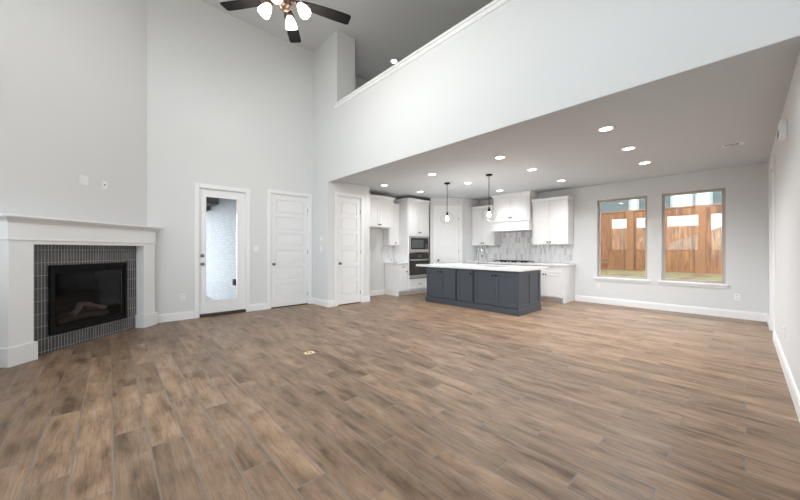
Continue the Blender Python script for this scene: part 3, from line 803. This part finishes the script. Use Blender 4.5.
# back wall cabinets (facing -Y, rz=0): local x -> X, y -> Y
YU = 8.05
c = cabinet('wall_cabinet', 'white upper cabinet left of the range hood', 'cabinet', (-5.505, YU, 0), 0, 0.755, YK - YU - 0.002, 1.375, 2.46, cb_)
door_on(c, 0.015, 1.39, 0.362, 1.055, cb_, [(0.33, 0.05)]); door_on(c, 0.379, 1.39, 0.362, 1.055, cb_, [(0.03, 0.05)])
crown_on(c, 0.755, YK - YU - 0.002, 2.46, cb_, sides=(0, 0), hgt=0.06)
c = cabinet('wall_cabinet', 'white upper cabinet right of the range hood by the windows', 'cabinet', (-3.672, YU, 0), 0, 0.857, YK - YU - 0.002, 1.375, 2.46, cb_)
door_on(c, 0.015, 1.39, 0.412, 1.055, cb_, [(0.38, 0.05)]); door_on(c, 0.43, 1.39, 0.412, 1.055, cb_, [(0.03, 0.05)])
crown_on(c, 0.857, YK - YU - 0.002, 2.46, cb_, sides=(0, 1))
# hood
hd = thing('range_hood', 'white wooden range hood reaching the ceiling above the cooktop', 'range hood', (-4.735, 7.93, 0))
HW, HD = 1.05, YK - 7.93 - 0.002
bm = B(); box(bm, 0.015, HW - 0.015, 0.02, HD, 2.03, 2.69, 0.001); obj('hood_body', bm, cb_, hd)
door_on(hd, 0.05, 2.07, 0.473, 0.56, cb_, [(0.445, 0.045)], y=0.02); door_on(hd, 0.525, 2.07, 0.473, 0.56, cb_, [(0.028, 0.045)], y=0.02)
bm = B(); box(bm, 0, HW, -0.05, HD, 1.76, 2.0, 0.002); box(bm, -0.0, HW + 0.008, -0.075, HD, 2.0, 2.035, 0.006); box(bm, 0.0, HW + 0.004, -0.062, HD, 1.752, 1.78, 0.004)
obj('hood_apron', bm, cb_, hd)
bm = B(); box(bm, 0.12, HW - 0.12, 0.05, HD - 0.08, 1.742, 1.7515); obj('vent_insert', bm, M['steel'], hd)
bm = B(); a = []
for q in ((0.0, 2.66), (0.008, 2.665), (0.014, 2.685), (0.045, 2.735), (0.055, 2.742), (0.055, ZK - 0.002)):
    a.append([bm.verts.new(p) for p in ((0.015 - q[0], HD, q[1]), (0.015 - q[0], 0.018 - q[0], q[1]), (HW - 0.015 + q[0], 0.018 - q[0], q[1]), (HW - 0.015 + q[0], HD, q[1]))])
for p, q in zip(a, a[1:]):
    for i in range(4): bm.faces.new((p[i], p[(i+1) % 4], q[(i+1) % 4], q[i]))
bm.faces.new(a[0]); bm.faces.new(a[-1]); obj('crown_moulding', bm, cb_, hd)
# base cabinets
YF = 7.80
BD = YK - YF - 0.002
c = cabinet('base_cabinet', 'white base cabinet on the back wall left of the cooktop', 'cabinet', (-5.505, YF, 0), 0, 0.80, BD, 0, 0.865, cb_, toe=0.10)
for i, (x, ww) in enumerate(((0.01, 0.388), (0.40, 0.388))):
    door_on(c, x, 0.70, ww, 0.15, cb_, pulls=[(ww/2, 0.08)], name='drawer', st=0.035)
    door_on(c, x, 0.12, ww, 0.57, cb_, [(ww - 0.03 if i == 0 else 0.03, 0.53)])
c = cabinet('base_cabinet', 'white drawer base cabinet under the cooktop', 'cabinet', (-4.70, YF, 0), 0, 1.04, BD, 0, 0.865, cb_, toe=0.10)
for z_, hh in ((0.12, 0.28), (0.41, 0.28), (0.70, 0.15)):
    door_on(c, 0.01, z_, 1.02, hh, cb_, pulls=[(0.3, hh/2), (0.72, hh/2)], name='drawer', st=0.04)
c = cabinet('base_cabinet', 'white base cabinet at the window end of the back wall', 'cabinet', (-3.655, YF, 0), 0, 0.82, BD, 0, 0.865, cb_, toe=0.10)
door_on(c, 0.01, 0.70, 0.80, 0.15, cb_, name='drawer', st=0.035)
door_on(c, 0.01, 0.12, 0.398, 0.57, cb_, [(0.37, 0.535)]); door_on(c, 0.41, 0.12, 0.398, 0.57, cb_, [(0.03, 0.535)])
bm = B(); box(bm, 0.821, 0.86, -0.02, BD, 0, 0.865, 0.001); obj('end_panel', bm, cb_, c)
bm = B(); box(bm, -5.508, -2.765, YF - 0.045, YK - 0.014, 0.866, 0.905, 0.003)
tag(obj('countertop', bm, M['quartz']), 'long white countertop along the tiled back wall', 'countertop')
# cooktop
ck = thing('cooktop', 'black gas cooktop set in the back counter under the hood', 'cooktop', (-4.21, 8.07, 0.9055))
bm = B(); box(bm, -0.46, 0.46, -0.25, 0.25, 0, 0.010, 0.003); obj('cooktop_base', bm, M['steel'], ck)
for i in range(3):
    bm = B(); x0 = -0.45 + i * 0.302
    for x in (x0, x0 + 0.14, x0 + 0.282): box(bm, x, x + 0.014, -0.20, 0.24, 0.035, 0.052, 0.002)
    for y in (-0.20, -0.09, 0.02, 0.13, 0.226): box(bm, x0, x0 + 0.296, y, y + 0.014, 0.035, 0.05, 0.002)
    for x in (x0, x0 + 0.282):
        for y in (-0.20, 0.226): box(bm, x, x + 0.014, y, y + 0.014, 0.0105, 0.035)
    obj('grate', bm, M['matte_black'], ck)
for x, y in ((-0.3, -0.08), (-0.3, 0.13), (0, 0.03), (0.3, -0.08), (0.3, 0.13)):
    bm = B(); lathe(bm, [(0.05, 0.0105), (0.05, 0.02), (0.035, 0.024), (0.035, 0.03), (0, 0.031)], 20); obj('burner', bm, M['matte_black'], ck, (x, y, 0))
for i in range(5):
    bm = B(); lathe(bm, [(0.018, 0.0105), (0.018, 0.02), (0.013, 0.034), (0, 0.034)], 14); obj('knob', bm, M['black'], ck, (-0.2 + i * 0.1, -0.228, 0))

# picket backsplashes
def pickets(name, label, w, zones, loc, rz, th=0.008):
    """x 0..w; zones: list of (x0,x1,z0,z1) rectangles tiled with elongated hexagons"""
    bm = B()
    for x0, x1, z0, z1 in zones: box(bm, x0, x1, -th + 0.004, 0, z0, z1, mi=0)
    pw, pl, tip = 0.050, 0.175, 0.024
    gp = 0.004
    for x0, x1, z0, z1 in zones:
        pitch = pl - tip
        for kk in range(int(z0 / pitch) - 1, int(z1 / pitch) + 2):
            for i in range(int(x0 / pw) - 1, int(x1 / pw) + 2):
                cx = i * pw + (kk % 2) * pw / 2; z = kk * pitch
                e = gp / 2
                hexp = [(cx, z - pl/2 + e), (cx + pw/2 - e, z - pl/2 + tip), (cx + pw/2 - e, z + pl/2 - tip), (cx, z + pl/2 - e), (cx - pw/2 + e, z + pl/2 - tip), (cx - pw/2 + e, z - pl/2 + tip)]
                # clip
                def clip(poly, ax, val, keep_less):
                    out = []
                    for a, b in zip(poly, poly[1:] + poly[:1]):
                        ia = (a[ax] <= val) if keep_less else (a[ax] >= val); ib = (b[ax] <= val) if keep_less else (b[ax] >= val)
                        if ia: out.append(a)
                        if ia != ib:
                            q = (val - a[ax]) / (b[ax] - a[ax]); out.append((a[0] + q * (b[0] - a[0]), a[1] + q * (b[1] - a[1])))
                    return out
                p = hexp
                for ax, val, kl in ((0, x0, False), (0, x1, True), (1, z0, False), (1, z1, True)):
                    p = clip(p, ax, val, kl)
                    if len(p) < 3: break
                if len(p) >= 3:
                    mi = random.choice((1, 1, 1, 2, 2, 3))
                    fa = [bm.verts.new((x, -th, z_)) for x, z_ in p]; bb = [bm.verts.new((x, -th + 0.005, z_)) for x, z_ in p]
                    try:
                        bm.faces.new(fa).material_index = mi
                        for j in range(len(p)): bm.faces.new((fa[j], fa[(j+1) % len(p)], bb[(j+1) % len(p)], bb[j])).material_index = mi
                    except ValueError: pass
    o = obj(name, bm, [M['grout'], M['pk1'], M['pk2'], M['pk3']], None, loc, rz)
    return tag(o, label, 'backsplash')
pickets('backsplash', 'white and grey picket tile backsplash behind the cooktop', 2.7, [(0.0, 0.757, 0.906, 1.374), (0.757, 1.83, 0.906, 1.75), (1.83, 2.70, 0.906, 1.374)], (-5.505, YK - 0.0005, 0), 0)
pickets('backsplash', 'small white picket tile backsplash beside the oven tower', 0.37, [(0.0, 0.40, 0.901, 1.369)], (XK + 0.0005, 5.64, 0), PI/2)

# ------------------------------------------------------------------ island
IX0, IX1, IY0, IY1 = -5.19, -2.845, 5.70, 6.62
isl = thing('kitchen_island', 'blue grey kitchen island base with panelled doors and plinth', 'kitchen island', (IX0, IY0, 0))
nv = M['navy']; IW = IX1 - IX0; ID = IY1 - IY0
bm = B(); box(bm, 0.0, IW - 0.02, 0.0, ID, 0.0, 0.836, 0.001); obj('cabinet_body', bm, nv, isl)
segs = [(0.0, 0.865, 2), (0.915, 1.315, 1), (1.36, IW - 0.02, 2)]
for i, (a, b, n) in enumerate(segs):
    ww = (b - a) / n
    for j in range(n):
        if n == 2: kn = [(ww - 0.035, 0.60)] if j == 0 else [(0.035, 0.60)]
        else: kn = [(ww - 0.035, 0.60)]
        door_on(isl, a + j * ww, 0.135, ww, 0.66, nv, kn, st=0.065)
for a in (0.89, 1.3375):
    bm = B(); box(bm, a - 0.016, a + 0.016, -0.006, -0.0005, 0.12, 0.80); obj('reveal', bm, mat('dark_reveal', (0.02, 0.024, 0.03), 0.6), isl)
bm = B(); box(bm, -0.004, IW + 0.012, -0.034, -0.0005, 0.0, 0.115, 0.004); box(bm, IW - 0.019, IW + 0.012, 0.0, ID, 0.0, 0.115, 0.004)
box(bm, -0.02, -0.001, -0.034, ID, 0, 0.115, 0.004)
obj('plinth', bm, nv, isl)
bm = B()     # end panel with two recessed fields
x0, x1 = IW - 0.0195, IW
box(bm, x0, x1 - 0.012, -0.02, ID, 0.115, 0.836)
for y0_, y1_ in ((-0.02, 0.055), (ID/2 - 0.045, ID/2 + 0.045), (ID - 0.075, ID)):
    box(bm, x1 - 0.012, x1, y0_, y1_, 0.115, 0.836, 0.0015)
for y0_, y1_ in ((0.055, ID/2 - 0.045), (ID/2 + 0.045, ID - 0.075)):
    box(bm, x1 - 0.012, x1, y0_, y1_, 0.115, 0.19, 0.0015); box(bm, x1 - 0.012, x1, y0_, y1_, 0.76, 0.836, 0.0015)
obj('end_panel', bm, nv, isl)
bm = B()
IC = (-5.52, -2.815, 5.655, 6.94)
sk = (-4.05, -3.35, 6.05, 6.45)
def topcells(a, b, c, d): box(bm, a, b, c, d, 0.8365, 0.882)
wall_cells(bm, IC[0], IC[1], IC[2], IC[3], [sk], topcells)
tag(obj('countertop', bm, M['quartz']), 'thick white island countertop overhanging at the left end', 'countertop')
sn = thing('sink', 'stainless undermount sink in the island countertop', 'sink', (-3.70, 6.25, 0.838))
bm = B()
for a in ((-0.349, -0.345, -0.199, 0.199), (0.345, 0.349, -0.199, 0.199), (-0.345, 0.345, -0.199, -0.195), (-0.345, 0.345, 0.195, 0.199)):
    box(bm, a[0], a[1], a[2], a[3], 0.0, 0.04)
box(bm, -0.345, 0.345, -0.195, 0.195, -0.0, 0.003)
obj('basin', bm, M['steel'], sn)
bm = B(); lathe(bm, [(0.04, 0.0035), (0.04, 0.006), (0, 0.006)], 18); obj('drain', bm, M['nickel'], sn)
fc = thing('faucet', 'tall gooseneck faucet on the island countertop', 'faucet', (-4.13, 6.25, 0.8825), 0.0)
bm = B(); lathe(bm, [(0.028, 0), (0.028, 0.008), (0.02, 0.03), (0.017, 0.07)], 18)
pts = [(0, 0, 0.05), (0, 0, 0.30)]
for i in range(1, 13):
    a = PI * i / 12; pts.append((0.062 - 0.062 * math.cos(a), 0, 0.31 + 0.07 * math.sin(a) * 1.0))
pts.append((0.128, 0, 0.22))
tube(bm, pts, 0.0115, 14); obj('spout', bm, M['chrome'], fc)
bm = B(); tube(bm, [(0.126, 0, 0.262), (0.129, 0, 0.195)], 0.016, 14); obj('spray_head', bm, M['nickel'], fc)
bm = B(); tube(bm, [(0, -0.015, 0.055), (0, -0.05, 0.060), (-0.005, -0.095, 0.085)], [0.010, 0.008, 0.006], 10); obj('lever', bm, M['chrome'], fc)

# ------------------------------------------------------------------ downlights
def downlight(loc, label, group=None, power=CAN_W):
    t = thing('recessed_light', label, 'ceiling light', loc, 0, group)
    bm = B(); lathe(bm, [(0.070, -0.0045), (0.092, -0.006), (0.098, -0.0008), (0.070, -0.0008)], 32, cap=False)
    obj('trim_ring', bm, M['plate'], t)
    bm = B(); lathe(bm, [(0.0, -0.0035), (0.070, -0.0035), (0.070, -0.001), (0, -0.001)], 32, cap=False)
    obj('lens', bm, M['lens'], t)
    return t
def spot(loc, power, col=(0.97, 0.98, 1.0)):
    l = bpy.data.lights.new('downlight_beam', 'SPOT'); l.energy = power; l.color = col
    l.spot_size = 2.5; l.spot_blend = 0.9; l.shadow_soft_size = 0.07
    o = bpy.data.objects.new('downlight_beam', l); C.objects.link(o); o.location = loc
colw = ['nearest the right wall', 'second column from the right wall', 'third column from the right wall', 'nearest the closet wall']
roww = ['front row', 'middle row', 'back row']
for i, x in enumerate((-1.158, -2.69, -4.21, -5.68)):
    for j, y in enumerate(((4.58, 5.72, 6.88), (4.725, 5.88, 7.30), (4.775, 5.99, 7.37), (4.76, 5.98, 7.4))[i]):
        if i == 3 and j == 2: continue
        lab = 'lit kitchen ceiling downlight, %s, %s' % (roww[j], colw[i])
        downlight((x, y, ZK), lab, 'recessed kitchen ceiling lights')
        spot((x, y, ZK - 0.02), CAN_W * (1.7, 1.15, 0.8, 0.45)[i])
downlight((-5.735, 5.11, ZH), 'round lit downlight in the high ceiling above the loft half wall')
spot((-5.735, 5.11, ZH - 0.02), CAN_W)
downlight((-2.6, 5.9, ZH), 'round loft downlight farther back, hidden behind the half wall')
spot((-2.6, 5.9, ZH - 0.02), CAN_W)

# ------------------------------------------------------------------ pendants
def pendant(loc, label):
    t = thing('pendant_light', label, 'pendant light', loc, 0, 'glass globe pendants over the island')
    x, y, z = 0, 0, ZK
    bm = B(); lathe(bm, [(0.0, -0.0005), (0.065, -0.0005), (0.065, -0.018), (0.055, -0.026), (0, -0.026)], 28); obj('canopy', bm, M['black'], t)
    bm = B(); tube(bm, [(0, 0, -0.025), (0, 0, -0.665)], 0.0065, 10); obj('rod', bm, M['black'], t)
    bm = B(); lathe(bm, [(0.0, -0.655), (0.014, -0.655), (0.022, -0.675), (0.024, -0.745), (0.0, -0.747)], 18); obj('socket', bm, M['black'], t)
    bm = B(); lathe(bm, [(0.013, -0.747), (0.018, -0.762), (0.032, -0.795), (0.037, -0.82), (0.031, -0.845), (0.015, -0.860), (0, -0.863)], 20, cap=False); obj('bulb', bm, M['bulb'], t)
    bm = B(); prof = [(0.028, -0.665)]
    for i in range(1, 15):
        a = PI * (0.06 + 0.80 * i / 14); prof.append((0.145 * math.sin(a), -0.80 + 0.13 * math.cos(a)))
    lathe(bm, prof, 32, cap=False); sh = obj('glass_shade', bm, M['globe'], t)
    bm = B(); tube(bm, [(prof[-1][0] * math.cos(a * PI / 16), prof[-1][0] * math.sin(a * PI / 16), prof[-1][1]) for a in range(33)], 0.0025, 6); obj('rim', bm, M['globe'], sh)
    l = bpy.data.lights.new('pendant_glow', 'POINT'); l.energy = PEND_W; l.color = (1.0, 0.92, 0.82); l.shadow_soft_size = 0.05
    o = bpy.data.objects.new('pendant_glow', l); C.objects.link(o); o.location = (loc[0], loc[1], ZK - 0.95)
pendant((-4.53, 5.65, ZK), 'clear glass globe pendant over the left part of the island')
pendant((-3.45, 5.63, ZK), 'clear glass globe pendant over the right part of the island')

# ------------------------------------------------------------------ ceiling vent
t = thing('air_vent', 'small white ceiling air vent near the right wall', 'air vent', (-0.10, 6.62, ZK)); t.scale = (0.62, 0.75, 1)
bm = B()
for a in ((-0.17, -0.145, -0.10, 0.10), (0.145, 0.17, -0.10, 0.10), (-0.145, 0.145, -0.10, -0.075), (-0.145, 0.145, 0.075, 0.10)):
    box(bm, a[0], a[1], a[2], a[3], -0.004, -0.0005, 0.001)
box(bm, 0.09, 0.145, -0.075, 0.075, -0.004, -0.0005)
obj('frame', bm, M['plate'], t)
bm = B(); box(bm, -0.145, 0.09, -0.075, 0.075, -0.0045, -0.0005); obj('duct_opening', bm, M['matte_black'], t)
for i in range(4):
    bm = B(); box(bm, -0.14, 0.085, -0.0025, 0.0025, -0.0008, 0.0008, mtx=T4(0, -0.045 + i * 0.03, -0.009) @ R4('X', -0.7)); obj('slat', bm, M['plate'], t)

# ------------------------------------------------------------------ ceiling fan
FX, FY, FZ = -3.70, 1.544, 4.25
fan = thing('ceiling_fan', 'dark five blade ceiling fan with four lit glass shades', 'ceiling fan', (FX, FY, FZ))
bm = B(); lathe(bm, [(0, ZH - FZ - 0.0005), (0.075, ZH - FZ - 0.0005), (0.07, ZH - FZ - 0.05), (0.03, ZH - FZ - 0.08), (0, ZH - FZ - 0.08)], 28); obj('canopy', bm, M['bronze'], fan)
bm = B(); tube(bm, [(0, 0, ZH - FZ - 0.07), (0, 0, 0.14)], 0.013, 14); obj('downrod', bm, M['bronze'], fan)
bm = B(); lathe(bm, [(0, 0.17), (0.03, 0.165), (0.05, 0.14), (0.12, 0.11), (0.135, 0.07), (0.135, 0.02), (0.11, -0.01), (0.07, -0.03), (0.07, -0.09), (0.055, -0.12), (0.03, -0.14), (0, -0.145)], 32); obj('motor_housing', bm, M['bronze'], fan)
a0 = math.atan2(0.478, -0.715); PITCH = -0.12
for i in range(5):
    a = a0 + i * 2 * PI / 5
    bm = B()
    prof = [(0.20, 0.046), (0.30, 0.062), (0.45, 0.074), (0.62, 0.080), (0.77, 0.080), (0.80, 0.074), (0.81, 0.060)]
    pts = [(x, -y) for x, y in prof] + [(x, y) for x, y in prof[::-1]]
    vs = prism(bm, pts, -0.004, 0.004)
    bmesh.ops.transform(bm, matrix=R4('X', PITCH), verts=vs)
    bl = obj('blade', bm, M['blade'], fan, (0, 0, 0.0), a)
    bm = B(); box(bm, 0.10, 0.30, -0.018, 0.018, -0.012, -0.006, 0.002, mtx=R4('X', PITCH)); box(bm, 0.22, 0.29, -0.04, 0.04, -0.011, -0.005, 0.002, mtx=R4('X', PITCH))
    obj('blade_iron', bm, M['bronze'], bl)
fa = math.atan2(math.sin(0.74079), -math.cos(0.74079))
for i in range(4):
    a = fa + i * PI / 2
    bm = B()
    pts = [(0.05, 0, -0.055), (0.10, 0, -0.043), (0.145, 0, -0.05), (0.165, 0, -0.065)]
    tube(bm, pts, 0.009, 10)
    tl = 0.62
    mt = T4(0.16, 0, -0.05) @ R4('Y', -tl)
    lathe(bm, [(0.0, 0.01), (0.028, 0.005), (0.033, -0.02), (0.030, -0.04), (0, -0.042)], 18, mt)
    arm = obj('light_arm', bm, M['bronze'], fan, (0, 0, 0), a)
    bm = B(); lathe(bm, [(0.030, -0.030), (0.046, -0.060), (0.062, -0.10), (0.070, -0.14), (0.070, -0.165), (0.064, -0.175), (0.0, -0.172)], 24, mt, cap=False)
    obj('glass_shade', bm, M['shade'], arm)
    l = bpy.data.lights.new('fan_glow', 'POINT'); l.energy = FAN_W; l.color = (1.0, 0.95, 0.9); l.shadow_soft_size = 0.07
    o = bpy.data.objects.new('fan_glow', l); C.objects.link(o)
    rr = 0.16 + 0.22 * math.sin(tl); o.location = (FX + rr * math.cos(a), FY + rr * math.sin(a), FZ - 0.05 - 0.24 * math.cos(tl))

# ------------------------------------------------------------------ outside
# yard behind the windows: rises towards the fence
bm = B()
vs = [bm.verts.new(p) for p in ((-14, 8.60, -0.1), (8, 8.60, -0.1), (8, 9.2, 0.30), (-14, 9.2, 0.30), (8, 12.0, 0.60), (-14, 12.0, 0.60), (8, 40, 0.7), (-14, 40, 0.7))]
for q in ((0, 1, 2, 3), (3, 2, 4, 5), (5, 4, 6, 7)): bm.faces.new([vs[i] for i in q])
struct('ground', bm, M['soil'], 'strip of dry soil and grass outside the windows')
YFN = 12.0
fn = thing('wooden_fence', 'cedar board fence outside the two windows', 'fence', (0, YFN, 0))
bm = B()
x = -9.0
while x < 6:
    zt = 2.43 + random.uniform(-0.004, 0.004)
    box(bm, x + 0.002, x + 0.138, 0.0 + random.uniform(0, .004), 0.018, 0.62, zt); x += 0.14
obj('fence_boards', bm, M['cedar'], fn)
for z_ in (0.85, 1.55, 2.2):
    bm = B(); box(bm, -9, 6, 0.0185, 0.058, z_ - 0.045, z_ + 0.045); obj('rail', bm, M['post'], fn)
bm = B(); box(bm, -9, 6, -0.03, 0.06, 2.437, 2.475, 0.003); obj('cap_rail', bm, M['post'], fn)
bm = B(); box(bm, -9, 6, -0.022, -0.001, 0.60, 0.66); obj('kick_board', bm, M['post'], fn)
for px in (-7.1, -4.75, -2.393, -0.804, 1.5, 4.0):
    wd_ = 0.20 if px > -2.5 else 0.12
    bm = B(); box(bm, px - wd_/2, px + wd_/2, -0.05, -0.0005 - 0.022, 0.55, 2.436, 0.004); obj('post', bm, M['post'], fn)
# neighbour house
nh = thing('neighbour_house', 'grey green house with pale windows behind the cedar fence', 'house', (0, 15.0, 0.6))
bm = B(); box(bm, -14, 4, 0, 5, 0.0, 5.2); obj('house_wall', bm, M['house'], nh)
def Xat(px, Y):
    k = (px - 398.08) / 315.85; th = 0.74079
    c_, s_ = math.cos(th), math.sin(th)
    return Y * (-c_ + s_ * k) / (s_ + c_ * k)
for a, b in ((673, 692), (696.5, 710), (631, 637)):
    x0, x1 = Xat(a, 15), Xat(b, 15)
    bm = B(); ring(bm, x0 - 0.07, x1 + 0.07, 1.25, 3.15, 0.07, -0.04, -0.001); wf = obj('window_frame', bm, M['housetrim'], nh)
    bm = B(); box(bm, x0, x1, -0.02, -0.002, 1.32, 3.08); obj('pane', bm, M['housew'], wf)
bm = B(); prism(bm, [(-0.5, 5.2), (5.6, 5.2), (2.5, 7.2)], -14.3, 4.3)
bmesh.ops.transform(bm, matrix=Matrix(((0, 0, 1, 0), (1, 0, 0, 0), (0, 1, 0, 0), (0, 0, 0, 1))), verts=bm.verts[:])
obj('roof', bm, M['roof'], nh)
# patio outside the glass door
bm = B(); box(bm, -16, XD - 0.17, -4, 1.98, -0.10, -0.02); struct('patio_slab', bm, M['cementboard'], 'concrete patio outside the glass door')
bm = B(); box(bm, -16, XD - 0.17, 1.985, 2.15, -0.1, 3.4); struct('wall_patio', bm, M['brick'], 'white painted brick wall of the patio')
for xa, xb, za in ((-9.15, -8.68, 2.36), (-10.1, -9.55, 2.30)):
    bm = B(); box(bm, xa, xb, -5.0, 1.98, za, 2.62)
    tag(obj('patio_beam', bm, M['beam']), 'dark patio roof beam seen through the door glass, %s' % ('nearer' if xa > -9.2 else 'farther'), 'beam', None)
bm = B(); box(bm, -12.5, XD - 0.17, -5.5, 1.98, 2.63, 2.75); struct('ceiling_patio', bm, M['cementboard'], 'patio roof outside the glass door')
bm = B(); box(bm, -10.5, XD - 0.17, -2.6, -2.4, -0.1, 2.63); struct('wall_patio', bm, M['brick'], 'unseen patio wall added to block light')  # out of view, added to cut the light on the visible brick
t = thing('outdoor_outlet', 'black weatherproof outlet box on the white brick patio wall', 'outlet', (-7.30, 1.984, 0.56))
bm = B(); box(bm, -0.045, 0.045, -0.05, -0.0005, -0.065, 0.065, 0.006); obj('box_cover', bm, M['matte_black'], t)
bm = B(); box(bm, -0.03, 0.03, -0.058, -0.05, -0.05, 0.03, 0.004); obj('hinged_lid', bm, M['slot'], t)

# street side, seen only as reflections in the kitchen windows
bm = B(); box(bm, -60, 40, -60, -1.7, -1.6, -1.4); struct('ground', bm, M['soil'], 'front yard behind the camera')
fh = thing('street_house', 'white house with brown roof across the street, mirrored in the kitchen windows', 'house', (-6.0, -14.0, -1.4))
bm = B(); box(bm, -9, 2.2, -7.5, 0.3, 0, 2.6); obj('house_wall', bm, M['housetrim'], fh)
bm = B(); vs = prism(bm, [(0.2, 2.6), (8.4, 2.6), (4.3, 4.6)], -9.3, 3.6)
bmesh.ops.transform(bm, matrix=Matrix(((0, 0, 1, 0), (1, 0, 0, -8.0), (0, 1, 0, 0), (0, 0, 0, 1))), verts=vs); obj('roof', bm, M['roof'], fh)
bm = B(); vs = prism(bm, [(1.0, 0), (9.0, 0), (9.0, 2.9), (5.6, 4.4), (1.0, 2.6)], 0.0, 0.3)
bmesh.ops.transform(bm, matrix=Matrix(((1, 0, 0, 0), (0, 0, 1, 0.35), (0, 1, 0, 0), (0, 0, 0, 1))), verts=vs); obj('gable', bm, M['housew'], fh)
